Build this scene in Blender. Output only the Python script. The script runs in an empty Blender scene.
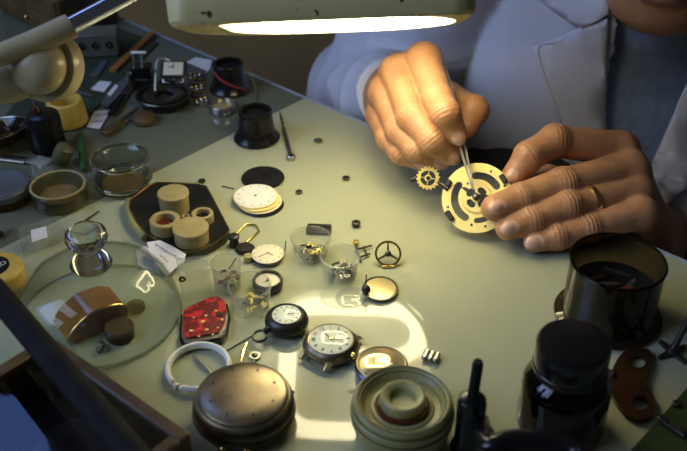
import bpy, bmesh, math, random
import numpy as np
from mathutils import Vector, Matrix, Euler
random.seed(7)
S = 0.001                      # all builder dimensions are millimetres
PI = math.pi
C = bpy.context.scene.collection

# ------------------------------------------------------------------ camera
CAM_H, PITCH, FPX = 401.0, math.radians(35.0), 950.0
cam_data = bpy.data.cameras.new('camera')
cam_data.sensor_width = 36.0
cam_data.lens = FPX / 687.0 * 36.0
cam_data.dof.use_dof = True
cam_data.dof.focus_distance = 0.655
cam_data.dof.aperture_fstop = 9.0
cam_data.clip_start = 0.01
cam_data.clip_end = 50
cam = bpy.data.objects.new('camera', cam_data)
cam.location = (0, 0, CAM_H * S)
cam.rotation_euler = (PI / 2 - PITCH, 0, 0)
C.objects.link(cam)
bpy.context.scene.camera = cam

# ------------------------------------------------------------------ world, window light, exposure
sc = bpy.context.scene
sc.view_settings.view_transform = 'Standard'
sc.view_settings.look = 'None'
sc.view_settings.exposure = 0.0
sc.view_settings.gamma = 1.0
world = bpy.data.worlds.new('world'); sc.world = world
world.use_nodes = True
WB = world.node_tree.nodes['Background']
WB.inputs[0].default_value = (0.80, 0.86, 1.0, 1)
WB.inputs[1].default_value = 0.030
TUBE_STRENGTH = 17.0
TUBE_COLOR = (1.0, 0.88, 0.53, 1)
PANE_STRENGTH = 3.2
PANE_COLOR = (0.20, 0.36, 1.0, 1)
try:
    sc.cycles.max_bounces = 10
    sc.cycles.transparent_max_bounces = 24
    sc.cycles.transmission_bounces = 10
    sc.cycles.caustics_refractive = False
    sc.cycles.sample_clamp_indirect = 4.0
except Exception:
    pass
wl = bpy.data.lights.new('window_daylight', 'AREA')
wl.shape = 'RECTANGLE'; wl.size = 0.9; wl.size_y = 0.9
wl.energy = 9.0; wl.color = (0.62, 0.75, 1.0)
wlo = bpy.data.objects.new('window_daylight', wl); C.objects.link(wlo)
wlo.location = (-1.05, 0.15, 0.95)
wlo.rotation_euler = (Vector((0.2, 0.8, 0.0)) - Vector(wlo.location)).to_track_quat('-Z', 'Y').to_euler()

# ------------------------------------------------------------------ pixel -> point on a plane (photo frame 687x451)
def ray(px, py):
    r = (px - 343.5) / FPX; u = (225.5 - py) / FPX
    c, s = math.cos(PITCH), math.sin(PITCH)
    return Vector((r, c + u * s, -s + u * c))
def at(px, py, z=0.0):
    d = ray(px, py); t = (z - CAM_H) / d.z
    return Vector((0, 0, CAM_H)) + d * t
def J(px, py, Y):
    d = ray(px, py); t = Y / d.y
    return Vector((0, 0, CAM_H)) + d * t
def ppm(px, py, z=0.0):            # photo pixels per millimetre there
    d = ray(px, py); t = (z - CAM_H) / d.z
    return FPX / t

# ------------------------------------------------------------------ materials
def mat(name, col, rough=0.5, metal=0.0, col2=None, nscale=8.0, bump=0.0, bscale=60.0, spec=0.5, coat=0.0, detail=4.0, ramp=(0.35, 0.65), sss=0.0, bdist=0.0004):
    m = bpy.data.materials.new(name); m.use_nodes = True
    nt = m.node_tree; b = nt.nodes['Principled BSDF']
    b.inputs['Base Color'].default_value = (*col, 1)
    b.inputs['Roughness'].default_value = rough
    b.inputs['Metallic'].default_value = metal
    b.inputs['Specular IOR Level'].default_value = spec
    b.inputs['Coat Weight'].default_value = coat
    b.inputs['Coat Roughness'].default_value = 0.08
    if sss:
        b.inputs['Subsurface Weight'].default_value = sss
        b.inputs['Subsurface Radius'].default_value = (0.004, 0.0018, 0.001)
        b.inputs['Subsurface Scale'].default_value = 1.0
    tc = nt.nodes.new('ShaderNodeTexCoord')
    if col2 is not None:
        n = nt.nodes.new('ShaderNodeTexNoise'); n.inputs['Scale'].default_value = nscale * 10
        n.inputs['Detail'].default_value = detail
        nt.links.new(tc.outputs['Object'], n.inputs['Vector'])
        r = nt.nodes.new('ShaderNodeValToRGB')
        r.color_ramp.elements[0].position = ramp[0]; r.color_ramp.elements[1].position = ramp[1]
        r.color_ramp.elements[0].color = (*col, 1); r.color_ramp.elements[1].color = (*col2, 1)
        nt.links.new(n.outputs['Fac'], r.inputs['Fac']); nt.links.new(r.outputs['Color'], b.inputs['Base Color'])
    if bump:
        n2 = nt.nodes.new('ShaderNodeTexNoise'); n2.inputs['Scale'].default_value = bscale * 10
        n2.inputs['Detail'].default_value = 3
        nt.links.new(tc.outputs['Object'], n2.inputs['Vector'])
        bp = nt.nodes.new('ShaderNodeBump'); bp.inputs['Strength'].default_value = bump
        bp.inputs['Distance'].default_value = bdist
        nt.links.new(n2.outputs['Fac'], bp.inputs['Height']); nt.links.new(bp.outputs['Normal'], b.inputs['Normal'])
    return m

def speckled(m, scale=170.0, col=(0.06, 0.045, 0.02)):
    nt = m.node_tree; b = nt.nodes['Principled BSDF']
    src = b.inputs['Base Color'].links[0].from_socket
    tc = nt.nodes.new('ShaderNodeTexCoord')
    v = nt.nodes.new('ShaderNodeTexNoise'); v.inputs['Scale'].default_value = scale; v.inputs['Detail'].default_value = 1
    nt.links.new(tc.outputs['Object'], v.inputs['Vector'])
    r = nt.nodes.new('ShaderNodeValToRGB'); r.color_ramp.elements[0].position = 0.68; r.color_ramp.elements[1].position = 0.74
    nt.links.new(v.outputs['Fac'], r.inputs['Fac'])
    mx = nt.nodes.new('ShaderNodeMix'); mx.data_type = 'RGBA'; mx.inputs[7].default_value = (*col, 1)
    nt.links.new(r.outputs['Color'], mx.inputs[0]); nt.links.new(src, mx.inputs[6]); nt.links.new(mx.outputs[2], b.inputs['Base Color'])
    return m

def emit(name, col, strength):
    m = bpy.data.materials.new(name); m.use_nodes = True
    nt = m.node_tree; nt.nodes.remove(nt.nodes['Principled BSDF'])
    e = nt.nodes.new('ShaderNodeEmission'); e.inputs[0].default_value = col; e.inputs[1].default_value = strength
    nt.links.new(e.outputs[0], nt.nodes['Material Output'].inputs['Surface'])
    return m

def thin_glass(name, tint=(1, 1, 1), edge=(0.55, 0.6, 0.5), rough=0.02, haze=0.0, ior=1.5, hazecol=(0.8, 0.85, 0.8)):
    """thin clear wall: fresnel gloss over see-through, longer path through the wall near its edges"""
    m = bpy.data.materials.new(name); m.use_nodes = True
    nt = m.node_tree; nt.nodes.remove(nt.nodes['Principled BSDF'])
    out = nt.nodes['Material Output']
    lw = nt.nodes.new('ShaderNodeLayerWeight'); lw.inputs['Blend'].default_value = 0.12
    mx = nt.nodes.new('ShaderNodeMix'); mx.data_type = 'RGBA'
    mx.inputs[6].default_value = (*tint, 1); mx.inputs[7].default_value = (*edge, 1)
    nt.links.new(lw.outputs['Facing'], mx.inputs[0])
    tr = nt.nodes.new('ShaderNodeBsdfTransparent'); nt.links.new(mx.outputs[2], tr.inputs[0])
    gl = nt.nodes.new('ShaderNodeBsdfGlossy'); gl.inputs['Roughness'].default_value = rough
    fr = nt.nodes.new('ShaderNodeFresnel'); fr.inputs[0].default_value = ior
    ge = nt.nodes.new('ShaderNodeNewGeometry')
    fm = nt.nodes.new('ShaderNodeMath'); fm.operation = 'MULTIPLY_ADD'; fm.inputs[1].default_value = -1.0; fm.inputs[2].default_value = 1.0
    nt.links.new(ge.outputs['Backfacing'], fm.inputs[0])
    fx = nt.nodes.new('ShaderNodeMath'); fx.operation = 'MULTIPLY'
    nt.links.new(fr.outputs[0], fx.inputs[0]); nt.links.new(fm.outputs[0], fx.inputs[1])
    ms = nt.nodes.new('ShaderNodeMixShader'); nt.links.new(fx.outputs[0], ms.inputs[0])
    src = tr
    if haze > 0:
        df = nt.nodes.new('ShaderNodeBsdfDiffuse'); df.inputs[0].default_value = (*hazecol, 1)
        mh = nt.nodes.new('ShaderNodeMixShader'); mh.inputs[0].default_value = haze
        nt.links.new(tr.outputs[0], mh.inputs[1]); nt.links.new(df.outputs[0], mh.inputs[2]); src = mh
    nt.links.new(src.outputs[0], ms.inputs[1]); nt.links.new(gl.outputs[0], ms.inputs[2])
    nt.links.new(ms.outputs[0], out.inputs['Surface'])
    return m

def solid_glass(name, col=(1, 1, 1), rough=0.0):
    m = bpy.data.materials.new(name); m.use_nodes = True
    b = m.node_tree.nodes['Principled BSDF']
    b.inputs['Base Color'].default_value = (*col, 1); b.inputs['Roughness'].default_value = rough
    b.inputs['Transmission Weight'].default_value = 1.0; b.inputs['IOR'].default_value = 1.48
    return m

M = {}
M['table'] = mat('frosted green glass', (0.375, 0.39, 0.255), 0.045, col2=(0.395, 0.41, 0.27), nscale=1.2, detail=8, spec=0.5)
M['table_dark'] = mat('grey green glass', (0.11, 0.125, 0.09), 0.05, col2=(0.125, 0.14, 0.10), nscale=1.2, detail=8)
M['edge'] = mat('polished glass edge', (0.30, 0.36, 0.42), 0.15)
M['enamel'] = mat('cream green enamel', (0.58, 0.50, 0.23), 0.4, col2=(0.64, 0.56, 0.27), nscale=2, bump=0.05, spec=0.5)
M['enamel'] = speckled(M['enamel'])
M['dirt'] = mat('brown specks', (0.09, 0.07, 0.035), 0.7)
M['cream_plastic'] = mat('aged cream plastic', (0.46, 0.39, 0.21), 0.3, col2=(0.40, 0.33, 0.18), nscale=2)
M['white'] = mat('white reflector', (0.55, 0.54, 0.48), 0.5)
M['chrome'] = mat('chrome', (0.75, 0.78, 0.82), 0.12, 1.0)
M['satin'] = mat('satin steel', (0.80, 0.79, 0.74), 0.22, 0.65)
M['steel'] = mat('steel', (0.48, 0.48, 0.46), 0.28, 1.0, col2=(0.36, 0.36, 0.34), nscale=8)
M['darksteel'] = mat('dark steel', (0.10, 0.095, 0.085), 0.32, 0.9, col2=(0.17, 0.15, 0.12), nscale=10)
M['bronze'] = mat('worn bronze plate', (0.10, 0.085, 0.06), 0.3, 0.85, col2=(0.045, 0.05, 0.055), nscale=3, bump=0.08)
M['brass'] = mat('brass', (0.74, 0.53, 0.17), 0.25, 1.0, col2=(0.62, 0.45, 0.16), nscale=6)
M['gold'] = mat('pale gilt brass', (1.0, 0.83, 0.28), 0.4, 0.15, col2=(1.0, 0.78, 0.24), nscale=5)
M['goldring'] = mat('gold ring', (0.95, 0.68, 0.25), 0.12, 1.0)
M['black'] = mat('black plastic', (0.007, 0.007, 0.007), 0.22, spec=0.4)
M['matblack'] = mat('matte black', (0.007, 0.007, 0.008), 0.75, spec=0.15, col2=(0.012, 0.012, 0.012), nscale=8)
M['blackmetal'] = mat('blackened metal', (0.03, 0.028, 0.026), 0.35, 0.5, col2=(0.055, 0.05, 0.04), nscale=9, bump=0.15)
M['cream'] = mat('cream enamel dial', (0.80, 0.73, 0.52), 0.35, col2=(0.74, 0.66, 0.45), nscale=6)
M['whitedial'] = mat('white enamel dial', (0.80, 0.79, 0.70), 0.25)
M['ivory'] = mat('ivory plastic', (0.36, 0.30, 0.13), 0.5, col2=(0.27, 0.22, 0.09), nscale=5, bump=0.1)
M['olive'] = mat('olive plastic', (0.33, 0.31, 0.12), 0.42, col2=(0.25, 0.23, 0.085), nscale=5)
M['darkolive'] = mat('dark olive plastic', (0.09, 0.085, 0.035), 0.4)
M['yellow'] = mat('yellow plastic', (0.62, 0.44, 0.09), 0.45, col2=(0.52, 0.36, 0.07), nscale=3)
M['redbrown'] = mat('red brown lacquer', (0.10, 0.015, 0.01), 0.3)
M['amberlac'] = mat('amber lacquer', (0.34, 0.15, 0.025), 0.12, col2=(0.18, 0.075, 0.015), nscale=3, coat=1.0)
M['paper'] = mat('white paper', (0.72, 0.70, 0.70), 0.7)
M['ink'] = mat('blue ink', (0.03, 0.04, 0.22), 0.6)
M['numeral'] = mat('black print', (0.02, 0.018, 0.015), 0.6)
M['red'] = mat('red printed foil', (0.62, 0.02, 0.02), 0.35, col2=(0.16, 0.012, 0.014), nscale=16, detail=1, ramp=(0.42, 0.50), coat=0.6)
M['whiteplastic'] = mat('white plastic', (0.88, 0.87, 0.80), 0.35)
M['wood_dark'] = mat('dark varnished wood', (0.06, 0.036, 0.012), 0.45, col2=(0.12, 0.072, 0.022), nscale=4, bump=0.1)
M['wood_orange'] = mat('orange wood', (0.32, 0.14, 0.03), 0.5, col2=(0.24, 0.10, 0.02), nscale=4)
M['mat_green'] = mat('dark green mat', (0.018, 0.034, 0.016), 0.6, col2=(0.03, 0.05, 0.025), nscale=5)
M['plate_green'] = mat('dark green paint', (0.022, 0.042, 0.010), 0.45, col2=(0.03, 0.055, 0.015), nscale=6)
M['copper'] = mat('tarnished copper', (0.075, 0.032, 0.012), 0.38, 0.55, col2=(0.05, 0.022, 0.009), nscale=6)
M['tin'] = mat('tarnished silver', (0.38, 0.31, 0.20), 0.30, 0.85, col2=(0.12, 0.095, 0.065), nscale=3.2, bump=0.06, detail=8)
M['tinside'] = mat('dark tarnished silver', (0.11, 0.09, 0.065), 0.28, 0.9, col2=(0.06, 0.05, 0.04), nscale=6)
M['goldback'] = mat('polished gilt back', (0.62, 0.50, 0.24), 0.1, 0.55, col2=(0.54, 0.43, 0.21), nscale=4)
M['bluesteel'] = mat('blued steel', (0.16, 0.20, 0.42), 0.2, 0.9)
M['greenpl'] = mat('green plastic', (0.02, 0.09, 0.025), 0.4)
M['greyplastic'] = mat('grey painted metal', (0.13, 0.13, 0.10), 0.5, col2=(0.09, 0.09, 0.07), nscale=5)
M['bluegrey'] = mat('blue grey painted metal', (0.075, 0.09, 0.10), 0.4)
M['redcord'] = mat('red leather band', (0.22, 0.02, 0.02), 0.5)
M['wall'] = mat('brown plaster', (0.42, 0.28, 0.11), 0.9, col2=(0.31, 0.20, 0.08), nscale=0.3)
M['floorm'] = mat('dark floorboards', (0.05, 0.035, 0.02), 0.6, col2=(0.035, 0.025, 0.015), nscale=0.6)
M['coat'] = mat('white cotton coat', (0.62, 0.62, 0.68), 0.85, col2=(0.58, 0.58, 0.645), nscale=1.5, bump=0.25, bscale=160, bdist=0.0003)
M['sweater'] = mat('blue knit', (0.25, 0.33, 0.48), 0.95, col2=(0.20, 0.265, 0.39), nscale=14, bump=0.7, bscale=110, bdist=0.0008)
M['trousers'] = mat('dark brown cloth', (0.045, 0.030, 0.018), 0.9, col2=(0.03, 0.02, 0.013), nscale=4)
M['skin'] = mat('skin', (0.53, 0.28, 0.14), 0.42, col2=(0.43, 0.20, 0.095), nscale=7, bump=0.45, bscale=42, sss=0.12, detail=6, ramp=(0.3, 0.7), bdist=0.0007)
M['nail'] = mat('finger nail', (0.66, 0.40, 0.30), 0.22)
M['lip'] = mat('lip', (0.38, 0.16, 0.11), 0.45)
M['eye'] = mat('eye', (0.7, 0.68, 0.62), 0.15)
M['hair'] = mat('grey hair', (0.16, 0.15, 0.14), 0.6, col2=(0.28, 0.27, 0.25), nscale=20)
M['leather'] = mat('black leather', (0.015, 0.013, 0.012), 0.5)
M['jam'] = mat('brown crystal', (0.18, 0.12, 0.04), 0.3)
M['g_clear'] = thin_glass('clear glass', (0.96, 0.98, 0.96), (0.62, 0.65, 0.58))
M['g_dome'] = thin_glass('clear dome glass', (0.94, 0.96, 0.94), (0.62, 0.64, 0.58), haze=0.012)
M['g_cup'] = thin_glass('clear plastic', (0.95, 0.955, 0.93), (0.62, 0.62, 0.54), haze=0.085, rough=0.05)
M['g_jar'] = thin_glass('jar glass', (0.82, 0.84, 0.79), (0.30, 0.30, 0.24))
M['g_amber'] = thin_glass('olive glass', (0.72, 0.68, 0.46), (0.30, 0.26, 0.14), haze=0.10, hazecol=(0.3, 0.27, 0.15))
M['g_smoke'] = thin_glass('smoked brown plastic', (0.44, 0.37, 0.25), (0.09, 0.07, 0.04), haze=0.08, hazecol=(0.08, 0.065, 0.04))
M['g_bottle'] = thin_glass('dark brown bottle glass', (0.12, 0.022, 0.008), (0.02, 0.004, 0.002))
M['g_lid'] = thin_glass('case lid glass', (0.80, 0.82, 0.85), (0.30, 0.3, 0.32))
M['g_knob'] = solid_glass('solid glass', (0.97, 0.98, 0.96))
M['tube'] = emit('lit lamp tube', TUBE_COLOR, TUBE_STRENGTH)
M['pane'] = emit('daylight pane', PANE_COLOR, PANE_STRENGTH)

# ------------------------------------------------------------------ mesh builder
class MB:
    def __init__(self):
        self.v = []; self.f = []; self.mi = []; self.M = Matrix.Identity(4); self.cur = 0
    def add(self, verts, faces):
        o = len(self.v)
        self.v += [tuple(self.M @ Vector(p)) for p in verts]
        self.f += [tuple(i + o for i in f) for f in faces]
        self.mi += [self.cur] * len(faces)
        return self
    def box(self, cx, cy, cz, sx, sy, sz, rz=0.0, bev=0.0):
        hx, hy, hz = sx / 2, sy / 2, sz / 2
        if bev > 0:
            b = min(bev, hx * .9, hy * .9, hz * .9)
            out = []
            for (x, y) in ((hx - b, hy), (hx, hy - b), (hx, -hy + b), (hx - b, -hy), (-hx + b, -hy), (-hx, -hy + b), (-hx, hy - b), (-hx + b, hy)):
                out.append((x, y))
            out = out[::-1]
            ins = [(x * (hx - b) / hx, y * (hy - b) / hy) for x, y in out]
            rings = [[(x, y, -hz) for x, y in ins], [(x, y, -hz + b) for x, y in out], [(x, y, hz - b) for x, y in out], [(x, y, hz) for x, y in ins]]
            vs = [p for r in rings for p in r]; n = 8; fs = []
            for k in range(3):
                for i in range(n):
                    j = (i + 1) % n
                    fs.append((k * n + i, k * n + j, (k + 1) * n + j, (k + 1) * n + i))
            fs.append(tuple(reversed(range(n)))); fs.append(tuple(range(3 * n, 4 * n)))
        else:
            vs = [(x, y, z) for z in (-hz, hz) for (x, y) in ((-hx, -hy), (hx, -hy), (hx, hy), (-hx, hy))]
            fs = [(3, 2, 1, 0), (4, 5, 6, 7), (0, 1, 5, 4), (1, 2, 6, 5), (2, 3, 7, 6), (3, 0, 4, 7)]
        R = Matrix.Translation((cx, cy, cz)) @ Matrix.Rotation(rz, 4, 'Z')
        return self.add([tuple(R @ Vector(p)) for p in vs], fs)
    def lathe(self, prof, n=48, c=(0, 0, 0), sx=1.0, sy=1.0):
        vs = []; fs = []; idx = []
        for (r, z) in prof:
            if r < 1e-6:
                idx.append([len(vs)]); vs.append((c[0], c[1], c[2] + z))
            else:
                st = len(vs)
                for k in range(n):
                    a = 2 * PI * k / n
                    vs.append((c[0] + r * sx * math.cos(a), c[1] + r * sy * math.sin(a), c[2] + z))
                idx.append(list(range(st, st + n)))
        for A, B in zip(idx[:-1], idx[1:]):
            if len(A) == 1 and len(B) == 1: continue
            for k in range(n):
                j = (k + 1) % n
                if len(A) == 1: fs.append((A[0], B[j], B[k]))
                elif len(B) == 1: fs.append((A[k], A[j], B[0]))
                else: fs.append((A[k], A[j], B[j], B[k]))
        return self.add(vs, fs)
    def cyl(self, r, z0, z1, c=(0, 0, 0), n=32, b=0.0, r2=None):
        r2 = r if r2 is None else r2
        if b > 0:
            return self.lathe([(0, z0), (r - b, z0), (r, z0 + b), (r2, z1 - b), (r2 - b, z1), (0, z1)], n, c)
        return self.lathe([(0, z0), (r, z0), (r2, z1), (0, z1)], n, c)
    def tube(self, path, rad, n=10, closed=False, cap=True, flat=1.0):
        P = [Vector(p) for p in path]; m = len(P)
        rads = rad if isinstance(rad, (list, tuple)) else [rad] * m
        vs = []; fs = []; up = None
        for i in range(m):
            if closed: t = P[(i + 1) % m] - P[i - 1]
            else: t = P[min(i + 1, m - 1)] - P[max(i - 1, 0)]
            t.normalize()
            if up is None:
                up = Vector((0, 0, 1)) if abs(t.z) < 0.9 else Vector((1, 0, 0))
            x = t.cross(up)
            if x.length < 1e-6: x = t.cross(Vector((1, 0.3, 0)))
            x.normalize(); y = x.cross(t).normalized(); up = y
            for k in range(n):
                a = 2 * PI * k / n
                vs.append(tuple(P[i] + (x * math.cos(a) + y * math.sin(a) * flat) * rads[i]))
        segs = m if closed else m - 1
        for i in range(segs):
            i2 = (i + 1) % m
            for k in range(n):
                j = (k + 1) % n
                fs.append((i * n + k, i * n + j, i2 * n + j, i2 * n + k))
        if cap and not closed:
            fs.append(tuple(reversed(range(n)))); fs.append(tuple(range((m - 1) * n, m * n)))
        return self.add(vs, fs)
    def prism(self, pts, z0, z1, holes=None, bev=0.0):
        """extruded outline; holes via triangle fill; bev rounds both rims"""
        bm = bmesh.new()
        loops = [pts] + (holes or [])
        edges = []
        for L in loops:
            vv = [bm.verts.new((p[0], p[1], 0)) for p in L]
            for i in range(len(vv)): edges.append(bm.edges.new((vv[i], vv[(i + 1) % len(vv)])))
        if holes:
            bmesh.ops.triangle_fill(bm, use_beauty=True, use_dissolve=False, edges=edges, normal=(0, 0, 1))
        else:
            bmesh.ops.contextual_create(bm, geom=edges)
        bmesh.ops.recalc_face_normals(bm, faces=bm.faces)
        if bm.faces and sum(f.normal.z for f in bm.faces) < 0: bmesh.ops.reverse_faces(bm, faces=bm.faces)
        bm.verts.index_update()
        vs0 = [v.co.copy() for v in bm.verts]; n = len(vs0)
        top = [tuple(v.index for v in f.verts) for f in bm.faces]
        bnd = [(e.verts[0].index, e.verts[1].index, e.link_faces[0]) for e in bm.edges if len(e.link_faces) == 1]
        fs = list(top) + [tuple(n + i for i in reversed(f)) for f in top]
        for a, b, f in bnd:
            ids = [v.index for v in f.verts]
            k = ids.index(a)
            if ids[(k + 1) % len(ids)] != b: a, b = b, a
            fs.append((b, a, n + a, n + b))
        bm.free()
        return self.add([(p.x, p.y, z1) for p in vs0] + [(p.x, p.y, z0) for p in vs0], fs)
    def ball(self, c, r, n=16, sz=1.0):
        prof = [(r * math.sin(PI * k / n), -r * sz * math.cos(PI * k / n)) for k in range(n + 1)]
        prof[0] = (0, -r * sz); prof[-1] = (0, r * sz)
        return self.lathe(prof, 2 * n, c)
    def mesh(self, name, mats, sharp=35):
        me = bpy.data.meshes.new(name)
        me.from_pydata([(x * S, y * S, z * S) for x, y, z in self.v], [], self.f)
        for m in (mats if isinstance(mats, (list, tuple)) else [mats]): me.materials.append(m)
        me.polygons.foreach_set('material_index', self.mi)
        me.polygons.foreach_set('use_smooth', [True] * len(self.f))
        me.set_sharp_from_angle(angle=math.radians(sharp))
        me.validate(); me.update()
        return me

def setp(o, label=None, cat=None, group=None, kind=None):
    if label: o['label'] = label
    if cat: o['category'] = cat
    if group: o['group'] = group
    if kind: o['kind'] = kind
    return o
def lift0(loc):
    return (loc[0], loc[1], 0.35 if abs(loc[2]) < 0.02 else loc[2])
def thing(name, label, cat, loc, rz=0.0, group=None, rot=None):
    loc = lift0(loc)
    o = bpy.data.objects.new(name, None); C.objects.link(o)
    o.empty_display_size = 0.01
    o.location = (loc[0] * S, loc[1] * S, loc[2] * S)
    o.rotation_euler = rot if rot is not None else (0, 0, rz)
    return setp(o, label, cat, group)
def part(name, mb, mats, parent, label=None, sharp=35):
    o = bpy.data.objects.new(name, mb.mesh(name, mats, sharp)); C.objects.link(o)
    o.parent = parent
    if label: o['label'] = label
    return o
def single(name, mb, mats, label, cat, loc=(0, 0, 0), rz=0.0, group=None, rot=None, kind=None, sharp=35):
    if kind is None and (loc[0] or loc[1]): loc = lift0(loc)
    o = bpy.data.objects.new(name, mb.mesh(name, mats, sharp)); C.objects.link(o)
    o.location = (loc[0] * S, loc[1] * S, loc[2] * S)
    o.rotation_euler = rot if rot is not None else (0, 0, rz)
    return setp(o, label, cat, group, kind)
def struct(name, mb, mats):
    return single(name, mb, mats, None, None, kind='structure')
def dup(o, parent=None):
    c = o.copy(); C.objects.link(c)
    if parent is not None: c.parent = parent
    for ch in list(o.children): dup(ch, c)
    return c
def circ(r, n=32, c=(0, 0), a0=0.0, a1=2 * PI, close=False):
    m = n if not close else n + 1
    return [(c[0] + r * math.cos(a0 + (a1 - a0) * k / n), c[1] + r * math.sin(a0 + (a1 - a0) * k / n)) for k in range(m)]
def arc3(r, a0, a1, n=16, c=(0, 0, 0)):
    return [(c[0] + r * math.cos(a0 + (a1 - a0) * k / n), c[1] + r * math.sin(a0 + (a1 - a0) * k / n), c[2]) for k in range(n + 1)]
def spline(pts, k=6):
    P = [Vector(p) for p in pts]; out = []
    for i in range(len(P) - 1):
        p0 = P[max(i - 1, 0)]; p1 = P[i]; p2 = P[i + 1]; p3 = P[min(i + 2, len(P) - 1)]
        for s in range(k):
            t = s / k
            out.append(0.5 * ((2 * p1) + (p2 - p0) * t + (2 * p0 - 5 * p1 + 4 * p2 - p3) * t * t + (3 * p1 - p0 - 3 * p2 + p3) * t ** 3))
    out.append(P[-1]); return out
def rrect(hx, hy, r, n=8):
    out = []
    for (cx, cy, a) in ((hx - r, hy - r, 0), (-hx + r, hy - r, PI / 2), (-hx + r, -hy + r, PI), (hx - r, -hy + r, 1.5 * PI)):
        for k in range(n + 1):
            t = a + PI / 2 * k / n
            out.append((cx + r * math.cos(t), cy + r * math.sin(t)))
    return out
def polyat(pp, z=0.0, origin=None):
    o = origin if origin is not None else Vector((0, 0, 0))
    return [((at(x, y, z) - o).x, (at(x, y, z) - o).y) for x, y in pp]
def dirang(p, q):                       # heading on the table of the photo segment p->q
    d = at(*q) - at(*p); return math.atan2(d.y, d.x)

# ================================================================== THE SETTING
mb = MB(); mb.box(0, 500, -745, 4200, 3400, 10); struct('floor', mb, M['floorm'])
mb = MB(); mb.M = Matrix.Translation((0, 1450, 0)) @ Matrix.Rotation(PI / 2, 4, 'X')
WX0, WX1, WZ0, WZ1 = -1290, -632, 1096, 1900
mb.prism([(-1550, -740), (1900, -740), (1900, 2200), (-1550, 2200)], -60, 0, holes=[[(WX0, WZ0), (WX1, WZ0), (WX1, WZ1), (WX0, WZ1)]])
struct('wall_back', mb, M['wall'])
mb = MB(); mb.M = Matrix.Translation((-1500, 0, 0)) @ Matrix.Rotation(PI / 2, 4, 'Z') @ Matrix.Rotation(PI / 2, 4, 'X')
mb.prism([(-1000, -740), (1450, -740), (1450, 2200), (-1000, 2200)], 0, 60, holes=[[(-300, 450), (600, 450), (600, 1450), (-300, 1450)]])
# local x -> world y, local y -> world z
struct('wall_left', mb, M['wall'])
def window(name, x0, x1, z0, z1, Mx):
    root = bpy.data.objects.new(name, None); C.objects.link(root); root['kind'] = 'structure'
    f = MB(); f.M = Mx
    t = 30
    for (a, b, c, d) in ((x0, x1, z0, z0 + t), (x0, x1, z1 - t, z1), (x0, x0 + t, z0 + t, z1 - t), (x1 - t, x1, z0 + t, z1 - t)):
        f.box((a + b) / 2, (c + d) / 2, 30, b - a, d - c, 30)
    o = part('window_frame', f, M['wood_dark'], root); o['kind'] = 'structure'
    p = MB(); p.M = Mx; p.box((x0 + x1) / 2, (z0 + z1) / 2, 32, x1 - x0 - 2 * t, z1 - z0 - 2 * t, 4)
    o = part('window_pane', p, M['pane'], root); o['kind'] = 'structure'
window('window_1', WX0, WX1, WZ0, WZ1, Matrix.Translation((0, 1450, 0)) @ Matrix.Rotation(PI / 2, 4, 'X') @ Matrix.Translation((0, 0, -60)))
window('window_2', -300, 600, 450, 1450, Matrix.Translation((-1500, 0, 0)) @ Matrix.Rotation(PI / 2, 4, 'Z') @ Matrix.Rotation(PI / 2, 4, 'X'))

# ================================================================== WORKBENCH
EA = Vector((20, 724, 0)); EU = Vector((0.742, -0.670, 0)); EN = Vector((-0.670, -0.742, 0))
def tb(u, n, z=0.0): return EA + EU * u + EN * n + Vector((0, 0, z))
bench = thing('workbench', 'workbench with a frosted pale green glass top, grey green along one end', 'table', tb(0, 350, -740))
def rel(v, o): return (v.x - o.x, v.y - o.y)
BO = tb(0, 350)
def bp(u, n): return rel(tb(u, n), BO)
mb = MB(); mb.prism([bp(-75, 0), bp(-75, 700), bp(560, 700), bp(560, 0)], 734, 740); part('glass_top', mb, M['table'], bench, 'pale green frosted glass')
mb = MB(); mb.prism([bp(-560, 0), bp(-560, 700), bp(-75, 700), bp(-75, 0)], 734, 740); part('dark_end', mb, M['table_dark'], bench, 'darker grey green end of the top')  # bench top coloured darker grey green on this side of the split line
mb = MB(); mb.prism([bp(-560, -3), bp(-560, 0), bp(560, 0), bp(560, -3)], 733, 740.4); part('edge_strip', mb, M['edge'], bench, 'polished pale edge')
mb = MB(); mb.prism([bp(-550, 12), bp(-550, 690), bp(550, 690), bp(550, 12)], 710, 734); part('underframe', mb, M['wood_dark'], bench)
for (u, n) in ((-520, 45), (520, 45), (520, 655), (-520, 655)):
    mb = MB(); p = bp(u, n); mb.box(p[0], p[1], 355, 50, 50, 710, math.atan2(EU.y, EU.x)); part('leg', mb, M['wood_dark'], bench)

# ================================================================== DESK LAMP
LC = Vector((-6, 585, 150.5)); TILT = math.radians(26.8); ROLL = math.radians(-2.4)
lamp = thing('desk_lamp', 'cream green articulated bench lamp with a bright tube under its wide shade', 'lamp', (-335, 470, 0.5))
LR = Vector((-335, 470, 0.5))
SH = Matrix.Translation(LC - LR) @ Matrix.Rotation(ROLL, 4, 'Y') @ Matrix.Rotation(-TILT, 4, 'X')
sh = MB(); sh.M = SH
ox = -6.0
def ring_rr(hx, hy, r, z, cx=0.0, cy=0.0): return [(x + cx, y + cy, z) for x, y in rrect(hx, hy, r, 10)]
def dshape(hx, y0, y1, rn, rf, z, cx=0.0, n=10):
    """outline straight along the near side (y0), rounder at the far side (y1)"""
    out = []
    for (x, y, r, a) in ((hx - rf, y1 - rf, rf, 0), (-hx + rf, y1 - rf, rf, PI / 2), (-hx + rn, y0 + rn, rn, PI), (hx - rn, y0 + rn, rn, 1.5 * PI)):
        for k in range(n + 1):
            t = a + PI / 2 * k / n
            out.append((cx + x + r * math.cos(t), y + r * math.sin(t), z))
    return out
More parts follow.
